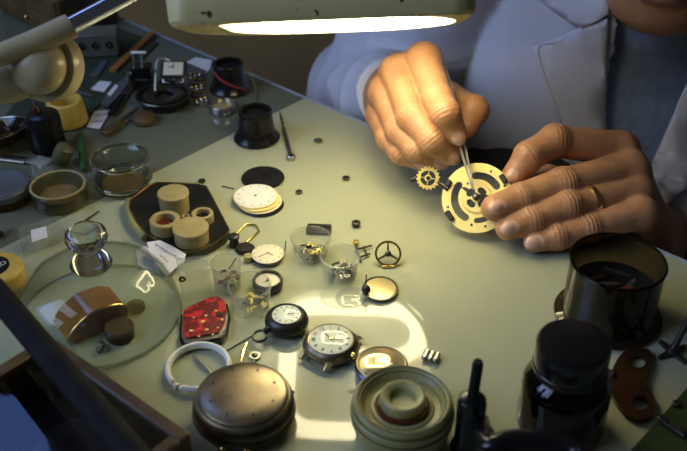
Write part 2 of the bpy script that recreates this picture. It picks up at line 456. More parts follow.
rings = [dshape(90, -66, 70, 14, 66, 0, ox), dshape(92, -68, 72, 15, 67, 2.5, ox), dshape(93, -70, 73, 16, 67, 20, ox), dshape(90, -66, 70, 20, 64, 40, ox), dshape(78, -54, 58, 30, 52, 58, ox), dshape(52, -34, 38, 24, 34, 70, ox), dshape(24, -16, 18, 12, 14, 73, ox)]
def opening(x0, x1, y0, y1, z, f=1.0, n=10):
    out = []
    for (cx, cy, rx, ry, a) in ((x1 - 58, y1 - 60, 58, 60, 0), (x0 + 60, y1 - 60, 60, 60, PI / 2), (x0 + 18, y0 + 18, 18, 18, PI), (x1 - 46, y0 + 60, 46, 60, 1.5 * PI)):
        for k in range(n + 1):
            t = a + PI / 2 * k / n
            out.append((cx + rx * math.cos(t), cy + ry * math.sin(t), z))
    return out
_op = opening(-69, 79, -64, 68, 0)
inner = [_op, [(x * .985, y * .975, 12) for x, y, z in _op], [(5 + (x - 5) * .8, y * .78, 24) for x, y, z in _op], [(5 + (x - 5) * .4, y * .38, 26) for x, y, z in _op]]
n = len(rings[0])
vs = [p for r in rings for p in r] + [p for r in inner for p in r]
fs = []
for k in range(len(rings) - 1):
    for i in range(n):
        j = (i + 1) % n; fs.append((k * n + i, k * n + j, (k + 1) * n + j, (k + 1) * n + i))
fs.append(tuple(range((len(rings) - 1) * n, len(rings) * n)))
o0 = len(rings) * n
for i in range(n):
    j = (i + 1) % n; fs.append((j, i, o0 + i, o0 + j))
sh.add(vs, fs)
nf = len(sh.f)
fs2 = []
for k in range(len(inner) - 1):
    for i in range(n):
        j = (i + 1) % n; fs2.append((o0 + (k + 1) * n + i, o0 + (k + 1) * n + j, o0 + k * n + j, o0 + k * n + i))
fs2.append(tuple(reversed(range(o0 + (len(inner) - 1) * n, o0 + len(inner) * n))))
sh.f += fs2; sh.mi += [1] * len(fs2)
# brown specks on the enamel front
random.seed(3)
shade = part('lamp_shade', sh, [M['enamel'], M['white']], lamp, 'cream green enamelled shade')
tbp = [(2, 10), (30, 10), (44, 12), (54, 19), (58, 31), (55.5, 43), (47, 52), (34, 56), (0, 56.5), (-34, 56), (-48, 51), (-55.5, 40), (-56.5, 20), (-56.5, 0)]
path = tbp + [(x, -y) for x, y in reversed(tbp[:-1])]
tu = MB(); tu.M = SH @ Matrix.Translation((14, 1, 8.5)) @ Matrix.Diagonal((.975, .975, 1, 1)); tu.tube(spline([(x, y, 0) for x, y in path], 5), 7.6, 12)
part('lamp_tube', tu, M['tube'], lamp, 'lit bent tube')
tbk = MB(); tbk.M = SH @ Matrix.Translation((14, 2, 12)); tbk.box(-6, 0, 3, 26, 30, 16, 0, 3); part('lamp_holder', tbk, M['white'], lamp)
# arm
def lr(v): return Vector(v) - LR
HP = SH @ Vector((-20, 0, 72))
P0 = lr((-165, 530, 173)); rd = (HP + Vector((0, 0, 6)) - P0)
mb = MB(); mb.tube([P0 - rd * 0.05, P0 + rd * 0.5, HP + Vector((0, 0, 6))], 5.4, 20); part('arm_rod', mb, M['chrome'], lamp, 'chrome rod')
mb = MB(); mb.ball(HP + Vector((0, 0, 4)), 12, 12); part('swivel', mb, M['cream_plastic'], lamp)
PV = lr(J(42, 66, 528))
mb = MB(); q = -(rd.normalized())
mb.tube([P0 + rd * 0.015, P0 + rd * 0.02, P0, P0 + (J(35, 42, 522) - LR - P0), P0 + (J(0, 55, 515) - LR - P0), P0 + (J(-30, 68, 505) - LR - P0)], [6.2, 7.6, 7.8, 7.4, 6.6, 6.0], 24); part('arm_sleeve', mb, M['cream_plastic'], lamp)
vd = (Vector((0, 0, CAM_H)) - (PV + LR)).normalized()
kd = (vd + Vector((-0.50, 0.0, 0.0))).normalized()
KM = Matrix.Translation(PV) @ kd.to_track_quat('Z', 'Y').to_matrix().to_4x4()
mb = MB(); mb.M = KM; mb.lathe([(0, -16), (20, -16), (21.5, -13), (22, -2), (21, 0), (19.5, 0.5), (0, 0.5)], 48); part('pivot_disc', mb, M['cream_plastic'], lamp)
mb = MB(); mb.M = KM; mb.lathe([(0, 0.4), (16.8, 0.4), (17.6, 3), (17, 8), (14.5, 13), (10, 16.5), (5, 18), (0, 18.4)], 48); part('knob', mb, M['cream_plastic'], lamp, 'domed cream knob')
mb = MB()
mb.tube(spline([PV + Vector((6, 8, 0)), J(5, 80, 528) - LR, J(-40, 95, 520) - LR, Vector((0, 10, 60)), Vector((0, 0, 12))], 5), [15] * 5 + [15] * 5 + [14] * 5 + [12] * 6, 20); part('lower_arm', mb, M['cream_plastic'], lamp)
mb = MB(); mb.lathe([(0, 0), (48, 0), (50, 3), (48, 10), (20, 16), (0, 17)], 40); part('base', mb, M['cream_plastic'], lamp)

# ================================================================== PERSON: distance fields, polygonised
def smin(a, b, k):
    h = np.clip(0.5 + 0.5 * (b - a) / k, 0, 1)
    return b + (a - b) * h - k * h * (1 - h)
def cone(P, a, b, ra, rb):
    a = np.array(a, float); b = np.array(b, float); ab = b - a
    h = np.clip(((P - a) @ ab) / max(ab @ ab, 1e-9), 0, 1)
    return np.linalg.norm(P - a - h[..., None] * ab, axis=-1) - (ra + (rb - ra) * h)
def ball(P, c, r): return np.linalg.norm(P - np.array(c, float), axis=-1) - r
def ell(P, c, r, R=None):
    q = P - np.array(c, float)
    if R is not None: q = q @ np.array(R)          # columns of R = local axes
    r = np.array(r, float)
    k0 = np.linalg.norm(q / r, axis=-1); k1 = np.linalg.norm(q / (r * r), axis=-1)
    return k0 * (k0 - 1) / np.maximum(k1, 1e-9)
def surface_nets(fn, lo, hi, h):
    lo = np.array(lo, float); nx, ny, nz = [int(math.ceil((b - a) / h)) + 1 for a, b in zip(lo, hi)]
    V = np.empty((nx, ny, nz), np.float32)
    ys = lo[1] + h * np.arange(ny); zs = lo[2] + h * np.arange(nz)
    step = max(1, int(400000 / (ny * nz)))
    for i in range(0, nx, step):
        xs = lo[0] + h * np.arange(i, min(nx, i + step))
        P = np.stack(np.meshgrid(xs, ys, zs, indexing='ij'), -1)
        V[i:i + step] = fn(P)
    ins = V < 0
    c = np.zeros((nx - 1, ny - 1, nz - 1), np.int8)
    for dx in (0, 1):
        for dy in (0, 1):
            for dz in (0, 1): c += ins[dx:nx - 1 + dx, dy:ny - 1 + dy, dz:nz - 1 + dz]
    act = (c > 0) & (c < 8)
    idx = -np.ones(act.shape, np.int64); ids = np.argwhere(act); idx[act] = np.arange(len(ids))
    acc = np.zeros((len(ids), 3)); cnt = np.zeros(len(ids))
    I, Jx, K = ids.T
    corners = [(a, b, d) for a in (0, 1) for b in (0, 1) for d in (0, 1)]
    for c0 in corners:
        for ax in range(3):
            if c0[ax]: continue
            c1 = list(c0); c1[ax] = 1
            v0 = V[I + c0[0], Jx + c0[1], K + c0[2]]; v1 = V[I + c1[0], Jx + c1[1], K + c1[2]]
            m = (v0 < 0) != (v1 < 0)
            t = np.where(m, v0 / np.where(m, v0 - v1, 1), 0)
            p = np.tile(np.array(c0, float), (len(ids), 1)); p[:, ax] += t
            acc[m] += p[m]; cnt[m] += 1
    verts = lo + h * (ids + acc / cnt[:, None])
    F = []
    for ax in range(3):
        a1, a2 = (ax + 1) % 3, (ax + 2) % 3
        s0 = [slice(None)] * 3; s1 = [slice(None)] * 3
        s0[ax] = slice(0, -1); s1[ax] = slice(1, None)
        A = ins[tuple(s0)]; B = ins[tuple(s1)]
        e = np.argwhere(A != B)
        ok = (e[:, a1] > 0) & (e[:, a2] > 0) & (e[:, a1] < V.shape[a1] - 1) & (e[:, a2] < V.shape[a2] - 1)
        e = e[ok]
        def cell(d1, d2):
            q = e.copy(); q[:, a1] -= d1; q[:, a2] -= d2
            return idx[q[:, 0], q[:, 1], q[:, 2]]
        quad = np.stack([cell(1, 1), cell(0, 1), cell(0, 0), cell(1, 0)], 1)
        flip = ~A[e[:, 0], e[:, 1], e[:, 2]]
        quad[flip] = quad[flip][:, ::-1]
        F.append(quad)
    return verts, np.concatenate(F)

def mesh_np(name, chunks, mats):
    """chunks: list of (verts, faces, material index array)"""
    V = []; F = []; MI = []; o = 0
    for v, f, mi in chunks:
        V.append(v); F.append(f + o); MI.append(mi); o += len(v)
    V = np.concatenate(V); F = np.concatenate(F); MI = np.concatenate(MI)
    me = bpy.data.meshes.new(name)
    me.vertices.add(len(V)); me.vertices.foreach_set('co', (V * S).astype(np.float32).ravel())
    me.loops.add(F.size); me.loops.foreach_set('vertex_index', F.astype(np.int32).ravel())
    me.polygons.add(len(F)); me.polygons.foreach_set('loop_start', np.arange(0, F.size, 4, dtype=np.int32))
    me.polygons.foreach_set('loop_total', np.full(len(F), 4, np.int32))
    for m in mats: me.materials.append(m)
    me.polygons.foreach_set('material_index', MI.astype(np.int32))
    me.polygons.foreach_set('use_smooth', np.ones(len(F), bool))
    me.update(calc_edges=True); me.validate()
    return me

def hand_field(fingers, wrist, thumb, palm_k=9.0, wr=(27, 22), radii=None, fore=None):
    """fingers: list of [MCP, PIP, DIP, TIP]; returns field and nail frames"""
    nails = []
    chains = []
    R = radii or [(13.0, 11.6, 10.0, 8.2), (13.2, 11.8, 10.2, 8.4), (12.6, 11.0, 9.6, 8.0), (11.2, 9.6, 8.4, 7.0)]
    for f, r in zip(fingers, R):
        f = [np.array(p, float) for p in f]
        mid = 0.5 * (f[1] + f[3]); dors = f[2] - mid; dors = dors / max(np.linalg.norm(dors), 1e-6)
        vw = np.array([0, 0, CAM_H]) - f[3]; dors = dors * 0.5 + vw / np.linalg.norm(vw)
        ax = f[3] - f[2]; ax /= np.linalg.norm(ax)
        dors = dors - ax * (dors @ ax); dors /= max(np.linalg.norm(dors), 1e-6)
        chains.append((f, r, dors)); nails.append((f[3], ax, dors, r[3]))
    th = [np.array(p, float) for p in thumb]
    rt = (15.5, 12.5, 11.0, 8.6)
    tax = th[3] - th[2]; tax /= np.linalg.norm(tax)
    W = np.array(wrist, float)
    def fn(P):
        palm = None
        for f, r, _ in chains:
            wp = W + (f[0] - np.mean([c[0][0] for c in chains], axis=0)) * 0.45
            d = cone(P, f[0] * 0.97 + wp * 0.03, wp, r[0] + 0.5, 17.0)
            palm = d if palm is None else smin(palm, d, palm_k)
        palm = smin(palm, cone(P, th[0], th[1], rt[0], rt[1]), 8)
        if fore is not None: palm = smin(palm, cone(P, W, fore, wr[0] * 0.88, wr[0] * 0.95), 14)
        best = None
        for f, r, dors in chains:
            d = cone(P, f[0], f[1], r[0], r[1] * 0.97)
            d = smin(d, cone(P, f[1], f[2], r[1], r[2]), 2.5)
            d = smin(d, cone(P, f[2], f[3], r[2], r[3]), 2.5)
            # knuckle bulges on the back of the joints
            d = smin(d, ball(P, f[1] + dors * 2.4, r[1] * 0.88), 4)
            d = smin(d, ball(P, f[2] + dors * 1.0, r[2] * 0.93), 4)
            for jn, pa, pb, amp in ((f[1], f[0], f[2], .42), (f[2], f[1], f[3], .30)):
                axx = (pb - pa) / np.linalg.norm(pb - pa); qd = P - jn; al = qd @ axx
                d = d + amp * np.sin(al * 2.1 + 0.25 * (qd @ np.cross(axx, dors))) * np.exp(-(al / 6.5) ** 2) * (qd @ dors > 0)
            best = d if best is None else smin(best, d, 1.4)
        t = smin(cone(P, th[1], th[2], rt[1], rt[2]), cone(P, th[2], th[3], rt[2], rt[3]), 3)
        t = smin(t, ball(P, th[2], rt[2] * 1.05), 3)
        best = smin(best, t, 1.4)
        d = smin(best, palm, 6.0)
        # nail plates: a shallow step
        for tip, ax, dors, rr in nails:
            q = P - (tip + dors * (rr * 0.55) + ax * 1.5)
            s = np.cross(ax, dors)
            k = np.sqrt((q @ ax / 7.0) ** 2 + (q @ s / 5.6) ** 2 + (q @ dors / (rr * 0.55)) ** 2) - 1
            d = np.minimum(d, k * 3.2)
        return d
    return fn, nails, chains
def nail_index(verts, faces, nails):
    c = verts[faces].mean(1); mi = np.zeros(len(faces), int)
    for tip, ax, dors, rr in nails:
        q = c - (tip + ax * 1.5); s = np.cross(ax, dors)
        m = ((q @ ax / 6.6) ** 2 + (q @ s / 5.2) ** 2 < 1) & (q @ dors > rr * 0.62) & (q @ dors < rr * 1.6)
        mi[m] = 1
    return mi

# --- the hand with the tweezers
RHF = [[J(424, 60, 665), J(438, 99, 622), J(446, 113, 601), J(456, 133, 600)],
       [J(398, 72, 670), J(412, 116, 622), J(432, 140, 600), J(449, 154, 604)],
       [J(385, 92, 670), J(400, 131, 626), J(417, 149, 606), J(437, 160, 606)],
       [J(381, 115, 668), J(389, 138, 634), J(401, 153, 618), J(422, 162, 612)]]
RW = J(394, 94, 738); RELB = J(368, 100, 940)
RTH = [J(402, 96, 708), J(446, 97, 680), J(474, 110, 648), J(467, 127, 632)]
rh_fn, rh_nails, rh_ch = hand_field(RHF, RW, RTH, fore=RW + (RELB - RW) * 0.25)
# --- the hand holding the plate
LHF = [[J(620, 149, 624), J(555, 141, 612), J(529, 156, 597), J(513, 177, 590)],
       [J(630, 170, 606), J(562, 185, 580), J(521, 199, 565), J(494, 208, 555)],
       [J(635, 193, 590), J(567, 207, 563), J(532, 220, 552), J(508, 228, 546)],
       [J(641, 213, 566), J(588, 228, 551), J(557, 237, 543), J(534, 242, 540)]]
LW = J(652, 242, 606); LELB = Vector((345, 800, -130))
LTH = [J(632, 215, 632), J(590, 192, 640), J(548, 180, 622), J(518, 184, 600)]
lh_fn, lh_nails, lh_ch = hand_field(LHF, LW, LTH, fore=LW + (LELB - LW) * 0.25, radii=[(13.6, 12.4, 10.8, 9.0), (14, 12.8, 11.2, 9.4), (13.4, 12.0, 10.6, 9.0), (11.6, 10.2, 9.0, 7.6)])

def bounds(fs_, extra, m=18):
    P = np.array([list(p) for f in fs_ for p in f] + [list(p) for p in extra])
    return P.min(0) - m, P.max(0) + m
HRES = 0.95
lo, hi = bounds(RHF + [RTH], [RW, RW + (RELB - RW) * 0.2], 22)
rv, rf = surface_nets(rh_fn, lo, hi, HRES); rmi = nail_index(rv, rf, rh_nails)
lo, hi = bounds(LHF + [LTH], [LW, LW + (LELB - LW) * 0.2], 22)
lv, lf = surface_nets(lh_fn, lo, hi, HRES); lmi = nail_index(lv, lf, lh_nails)

# --- head, neck and trunk
hf = Vector((-0.30, -0.90, -0.16)).normalized(); hx_ = hf.cross(Vector((0, 0, 1))).normalized(); hu = hx_.cross(hf).normalized()
HC = J(664, -4, 718) - hf * 46 + hu * 82
HR = np.array([list(hx_), list(hf), list(hu)]).T
def hp(x, y, z): return np.array(list(HC + hx_ * x + hf * y + hu * z))
NECK = Vector((275, 800, 130))
RSH = J(490, -80, 880); LSH = Vector((455, 845, 150))
TC = Vector((280, 880, -60))
def head_fn(P):
    d = ell(P, hp(0, -18, 22), (74, 92, 82), HR)
    d = smin(d, ell(P, hp(0, 22, -30), (62, 62, 78), HR), 22)
    d = smin(d, ell(P, hp(0, 44, -82), (44, 36, 30), HR), 20)             # jaw and chin
    d = smin(d, cone(P, hp(0, 92, 8), hp(0, 104, -26), 7, 11), 8)         # nose
    d = smin(d, ball(P, hp(0, 108, -30), 11), 5)
    for s in (-1, 1):
        d = smin(d, ell(P, hp(s * 76, -8, -8), (7, 18, 30), HR), 4)       # ears
        d = smin(d, ell(P, hp(s * 30, 74, 22), (24, 10, 7), HR), 7)       # brows
        d = np.maximum(d, -ball(P, hp(s * 31, 96, 2), 14)) if False else smin(d, ball(P, hp(s * 31, 70, 3), 13), 3)
    d = smin(d, ell(P, hp(0, 84, -52), (24, 9, 5), HR), 4); d = smin(d, ell(P, hp(0, 82, -62), (21, 9, 6), HR), 4)
    d = smin(d, cone(P, hp(0, -30, -40), list(NECK), 54, 60), 20)
    return d
def trunk_fn(P):
    d = head_fn(P)
    d = smin(d, cone(P, list(NECK), list(TC), 62, 110), 40)
    d = smin(d, cone(P, list(TC), [285, 930, -165], 112, 115), 40)
    for sh_, el_, wr_ in ((RSH, RELB, RW), (LSH, LELB, LW)):
        d = smin(d, cone(P, list(NECK + Vector((0, 30, -20))), list(sh_), 50, 44), 30)
        d = smin(d, cone(P, list(sh_), list(el_), 44, 36), 20)
        d = smin(d, cone(P, list(el_), list(el_ + (wr_ - el_) * 0.8), 36, 22), 12)
    return d
bv, bf = surface_nets(trunk_fn, (-60, 560, -400), (560, 1110, 350), 5.0)
bc = (bv[bf].mean(1) - np.array(list(HC))) @ HR
bmi = np.zeros(len(bf), int)
bmi[(np.abs(bc[:, 0]) < 22) & (bc[:, 1] > 78) & (bc[:, 2] < -46) & (bc[:, 2] > -68)] = 2
for s in (-1, 1): bmi[(np.hypot(bc[:, 0] - s * 31, bc[:, 2] - 3) < 9) & (bc[:, 1] > 70)] = 3
person = thing('person', 'watchmaker in white lab coat and blue sweater bending over the bench', 'person', (300, 930, -740))
PO = np.array([300, 930, -740.0])
def body_part(name, chunks, mats, label=None):
    o = bpy.data.objects.new(name, mesh_np(name, [(v - PO, f, m) for v, f, m in chunks], mats)); C.objects.link(o); o.parent = person
    if label: o['label'] = label
    return o
body_part('body', [(bv, bf, bmi), (rv, rf, rmi), (lv, lf, lmi)], [M['skin'], M['nail'], M['lip'], M['eye']], 'bare hands and lowered face')

# hair: a cap around the skull
def hair_fn(P):
    d = ell(P, hp(0, -24, 28), (80, 94, 84), HR)
    q = (P - np.array(list(HC))) @ HR
    d = np.maximum(d, q[..., 1] - 40 - 0.2 * q[..., 2]); d = np.maximum(d, -(q[..., 2] + 0.9 * q[..., 1] + 40) )
    return d
hv, hfc = surface_nets(hair_fn, (100, 560, 100), (390, 860, 380), 4.0)
body_part('hair', [(hv, hfc, np.zeros(len(hfc), int))], [M['hair']], 'short grey hair')

# --- sweater and coat
def vnoise(P, sc_, seed):
    rs = np.random.RandomState(seed); out = 0
    for k in range(5):
        w = rs.normal(size=3); w /= np.linalg.norm(w); ph = rs.uniform(0, 6.28)
        out = out + np.sin((P @ w) / sc_ * rs.uniform(0.8, 1.5) + ph + 1.3 * np.sin((P @ rs.normal(size=3)) / (sc_ * 2.4)))
    return out / 5
CHC = Vector((285, 868, -20))
def chest(P, g):
    d = ell(P, list(CHC), (156 + g, 112 + g, 250 + g))
    d = smin(d, cone(P, list(NECK + Vector((0, 40, -25))), list(RSH), 56 + g, 52 + g), 40)
    d = smin(d, cone(P, list(NECK + Vector((0, 40, -25))), list(LSH), 56 + g, 52 + g), 40)
    return d
# the V of the open coat, edges fixed by points on the chest, cut straight back
VA, VB = J(607, -20, 765), J(604, 160, 765)
VD, VE = J(690, 82, 765), J(652, 170, 765)
def half(P, a, b, sgn):      # signed distance in the x-z plane to line a-b
    t = np.array([b.x - a.x, b.z - a.z]); t /= np.linalg.norm(t); nn = np.array([t[1], -t[0]]) * sgn
    return (P[..., 0] - a.x) * nn[0] + (P[..., 2] - a.z) * nn[1]
def vcut(P):
    l1 = half(P, VA, VB, 1); l2 = half(P, VD, VE, -1)
    return l1, l2
def sleeve(P):
    d = cone(P, list(RSH), list(RELB), 80, 63)
    d = smin(d, cone(P, list(RELB), list(RELB + (RW - RELB) * 1.0), 63, 28.5), 16)
    return d
def sleeve2(P):
    d = cone(P, list(LSH), list(LELB), 64, 56)
    return smin(d, cone(P, list(LELB), list(LELB + (LW - LELB) * 0.80), 56, 40), 16)
_s = np.sign(half(np.array([[list(J(640, 60, 765))]]), VA, VB, 1))[0, 0]
_s2 = np.sign(half(np.array([[list(J(640, 60, 765))]]), VD, VE, -1))[0, 0]
def coat_fn(P, cut=True):
    body = chest(P, 9)
    body = smin(body, cone(P, list(NECK + Vector((-8, -12, -30))), list(NECK + Vector((0, 12, -60))), 78, 86), 16)
    body = body - 4.5 * (1 - np.abs(np.sin((P[..., 0] - 0.25 * P[..., 2]) / 46.0 + 0.9 * vnoise(P, 70, 21)))) ** 2 + 2.6 * vnoise(P, 34, 5) + 1.8 * vnoise(P, 15, 6)
    l1 = half(P, VA, VB, 1) * _s; l2 = half(P, VD, VE, -1) * _s2
    wedge = -np.minimum(np.minimum(l1, l2), 900 - P[..., 1])             # negative inside the opening
    if cut:
        body = np.maximum(body, -wedge)
        body = np.maximum(body, -chest(P, -4))
    # sleeve wrinkles run round the arm
    ax = np.array(list((RW - RELB).normalized())); q = (P - np.array(list(RELB))) @ ax
    ua = np.array(list((RSH - RELB).normalized())); q2 = (P - np.array(list(RELB))) @ ua
    def ridge(x): return (1 - np.abs(np.sin(x))) ** 1.6
    n1 = vnoise(P, 40, 9); n2 = vnoise(P, 55, 11)
    wr_ = -6.0 * ridge(q / 17.0 + 1.3 * n1 + 0.006 * (P[..., 0] - 30)) * (0.45 + 0.55 * n2) - 6.0 * ridge(q2 / 24.0 + 1.2 * n2) * (0.5 + 0.5 * n1) + 2.0 * vnoise(P, 22, 3)
    a = sleeve(P) + wr_
    a2 = sleeve2(P) + 2.6 * vnoise(P, 26, 4) + 2.2 * np.sin(((P - np.array(list(LELB))) @ np.array(list((LW - LELB).normalized()))) / 11.0 + vnoise(P, 40, 2))
    c1 = RELB + (RW - RELB) * 0.98; a = np.maximum(a, (P - np.array(list(c1))) @ ax)       # sleeve mouths
    ax2 = np.array(list((LW - LELB).normalized())); c2 = LELB + (LW - LELB) * 0.80
    a2 = np.maximum(a2, (P - np.array(list(c2))) @ ax2)
    d = smin(body, a, 1.5); return smin(d, a2, 1.5)
cv, cf = surface_nets(coat_fn, (-60, 640, -190), (540, 1080, 225), 3.4)
body_part('coat', [(cv, cf, np.zeros(len(cf), int))], [M['coat']], 'white cotton lab coat')
def sweater_fn(P):
    d = chest(P, 1)
    d = smin(d, cone(P, list(NECK + Vector((-8, -14, -30))), list(NECK + Vector((0, 10, -60))), 66, 74), 16)
    return np.maximum(np.maximum(d, -170 - P[..., 2]), P[..., 1] - 960)
sv, sf = surface_nets(sweater_fn, (90, 690, -190), (480, 980, 200), 4.0)
body_part('sweater', [(sv, sf, np.zeros(len(sf), int))], [M['sweater']], 'blue knit sweater')

def march(px, py, fn, t0=640.0):
    d = np.array(list(ray(px, py))); d /= np.linalg.norm(d); o = np.array([0, 0, CAM_H]); t = t0
    for _ in range(90):
        s = float(fn((o + d * t)[None, None, :])[0, 0])
        t += s * 0.7
        if abs(s) < 0.2 or t > 1500: break
    return o + d * t
def chest_plain(P): return coat_fn(P, False)
def cloth_panel(name, outline, lift, label, thick=3.8, seam=None):
    bm = bmesh.new()
    vv = [bm.verts.new((x, y, 0)) for x, y in outline]
    bm.faces.new(vv)
    bmesh.ops.triangulate(bm, faces=bm.faces)
    for _ in range(3): bmesh.ops.subdivide_edges(bm, edges=[e for e in bm.edges if e.calc_length() > 5], cuts=1)
    bmesh.ops.triangulate(bm, faces=bm.faces)
    for v in bm.verts:
        px, py = v.co.x, v.co.y
        p = march(px, py, chest_plain)
        dd = np.array([0, 0, CAM_H]) - p; dd /= np.linalg.norm(dd)
        l = lift(px, py) if callable(lift) else lift
        p = p + dd * l - PO
        v.co = Vector(p) * S
    bmesh.ops.recalc_face_normals(bm, faces=bm.faces)
    me = bpy.data.meshes.new(name); bm.to_mesh(me); bm.free()
    me.materials.append(M['coat'])
    for p in me.polygons: p.use_smooth = True
    o = bpy.data.objects.new(name, me); C.objects.link(o); o.parent = person
    sm = o.modifiers.new('solid', 'SOLIDIFY'); sm.thickness = thick * S; sm.offset = 0
    if label: o['label'] = label
    if seam:
        pts = []
        for v in spline([(x, y, 0) for x, y in seam], 8):
            q = march(v.x, v.y, chest_plain); dd = np.array([0, 0, CAM_H]) - q; dd /= np.linalg.norm(dd)
            l = lift(v.x, v.y) if callable(lift) else lift
            pts.append(tuple(q + dd * (l + thick * .5 + .1) - PO))
        sb = MB(); sb.tube(pts, .75, 6); so = part('seam', sb, M['coat'], o, 'stitched seam')
    return o
cloth_panel('lapel', [(608, 18), (606, 80), (604, 130), (602, 172), (575, 172), (562, 140), (549, 98), (533, 47), (556, 38), (580, 27), (596, 21)], lambda x, y: 5.0 + 11.0 * max(0, (600 - x) / 60), 'wide notched lapel', seam=[(577, 170), (566, 139), (553, 98), (538, 50), (557, 42), (579, 31)])
cloth_panel('collar', [(609, 14), (596, 22), (581, 29), (566, 18), (552, 9), (536, -4), (548, -30), (600, -34), (608, -10)], lambda x, y: 8.0, 'turned down collar', seam=[(578, 25), (567, 15), (554, 6), (540, -6)])
cloth_panel('lapel', [(692, 76), (672, 118), (651, 168), (640, 200), (668, 205), (690, 182), (720, 150), (720, 70)], 6.0, 'wide lapel')

# trousers, shoes
mb = MB()
def leg_tube(x0, x1):
    return [(x0 - PO[0], 950 - PO[1], -190 - PO[2]), (x0 - PO[0], 860 - PO[1], -165 - PO[2]), (x1 - PO[0], 640 - PO[1], -150 - PO[2]), (x1 - PO[0], 520 - PO[1], -170 - PO[2]), (x1 - PO[0], 490 - PO[1], -230 - PO[2]), (x1 - PO[0], 510 - PO[1], -420 - PO[2]), (x1 - PO[0], 520 - PO[1], -680 - PO[2])]
for x0, x1 in ((205, 150), (345, 330)):
    mb.tube(spline(leg_tube(x0, x1), 4), [100] * 9 + [92] * 4 + [74] * 4 + [62] * 4 + [54] * 4, 20)
mb.ball((-15, 20, 560), 130, 14, 0.9)
part('trousers', mb, M['trousers'], person, 'dark brown trousers')
for x1 in (150, 330):
    mb = MB(); mb.M = Matrix.Translation((x1 - PO[0], 515 - PO[1], 0)); mb.tube([(0, 70, 34), (0, 30, 40), (0, -60, 30), (0, -130, 22)], [34, 42, 42, 26], 16); mb.M = mb.M @ Matrix.Identity(4)
    part('shoe', mb, M['leather'], person, 'black shoe')
# wedding ring on the ring finger
f = lh_ch[2][0]; ra = Vector(f[1]); rb = Vector(f[0]); rp = ra + (rb - ra) * 0.30; raxis = (rb - ra).normalized()
mb = MB(); mb.M = Matrix.Translation(rp - Vector(PO)) @ raxis.to_track_quat('Z', 'Y').to_matrix().to_4x4()
rr = 12.4
mb.lathe([(rr - .6, -2), (rr + 1.1, -1.9), (rr + 1.5, 0), (rr + 1.1, 1.9), (rr - .6, 2), (rr - .6, -2)], 48)
part('wedding_ring', mb, M['goldring'], person, 'plain gold ring')

# stool that carries him
stool = thing('stool', 'dark wooden stool behind the bench under the seated watchmaker', 'stool', (285, 975, -740))
mb = MB(); mb.lathe([(0, 405), (165, 405), (172, 412), (172, 425), (160, 432), (0, 430)], 40); part('seat', mb, M['wood_dark'], stool)
for a in range(4):
    ca, sa = math.cos(a * PI / 2 + PI / 4), math.sin(a * PI / 2 + PI / 4)
    mb = MB(); mb.tube([(ca * 170, sa * 170, 0), (ca * 120, sa * 120, 410)], [15, 18], 12); part('leg', mb, M['wood_dark'], stool)

# ================================================================== SMALL THINGS ON THE BENCH
def wline(pxpts, z=0.0): return [at(x, y, z) for x, y in pxpts]

# --- loupes
def loupe(name, label, px, py, rb, rt, h, band=False, rz=0.0):
    p = at(px, py); t = thing(name, label, 'loupe', p, rz, 'eye loupes')
    b = MB(); b.lathe([(rt - 3.5, h - 1), (rt - 3.2, h), (rt - .6, h), (rt, h - 1), (rt - .2, h - 4), (rt + .8, h * .45), (rb * .84, h * .22), (rb * .97, 3.2), (rb, 1.8), (rb - .8, .3), (rb - 4, 0), (rb - 5, 2), (rt - 2.5, h * .5), (rt - 3.5, h - 1)], 56)
    part('body', b, M['black'], t)
    g = MB(); g.lathe([(0, h - 2.6), (rt * .5, h - 2.9), (rt - 3.4, h - 4), (rt - 3.4, h - 5), (0, h - 4.5)], 40); part('lens', g, M['matblack'], t, 'dark lens')
    if band:
        k = MB(); k.tube([((rb * .93 - (rb - rt) * s * .55) * math.cos(a), (rb * .93 - (rb - rt) * s * .55) * math.sin(a), 5 + s * 17) for s, a in [(i / 20, -0.55 - i / 20 * 1.9) for i in range(21)]], 1.3, 8); part('band', k, M['redcord'], t, 'red band round the side')
    return t
loupe('eye_loupe', 'black eye loupe standing alone on the pale glass, beside the steel screwdriver', 257, 139, 19.5, 14.2, 27)
loupe('eye_loupe', 'black eye loupe with a red band, behind the metal bracelet', 230, 90, 18.8, 14, 27, True)
# wire headband of the loupe
w = MB(); w.tube(spline(wline([(243, 70), (250, 76), (255, 86), (256, 97), (253, 103)], 1.4), 6), 0.9, 8)
hb = single('headband', w, M['chrome'], 'thin bright wire headband curving to the right of the red-banded loupe', 'wire')
w = MB(); w.ball(at(238, 73, 2.2), 2.2, 8); part('rivet', w, M['brass'], hb)
# small lens cup
p = at(223, 111); t = thing('lens_cup', 'small silver rimmed lens lying at the end of the metal bracelet', 'lens', p)
b = MB(); b.lathe([(9, 0), (12, 0.3), (12.6, 2), (12.2, 6.5), (11, 7.5), (10, 6.8), (9.8, 2), (9, 0)], 40); part('rim', b, M['steel'], t)
b = MB(); b.lathe([(0, 5.6), (5, 5.2), (10, 3.6), (9.9, 2), (0, 1.6)], 40); part('glass', b, M['goldback'], t, 'gilt backed glass')

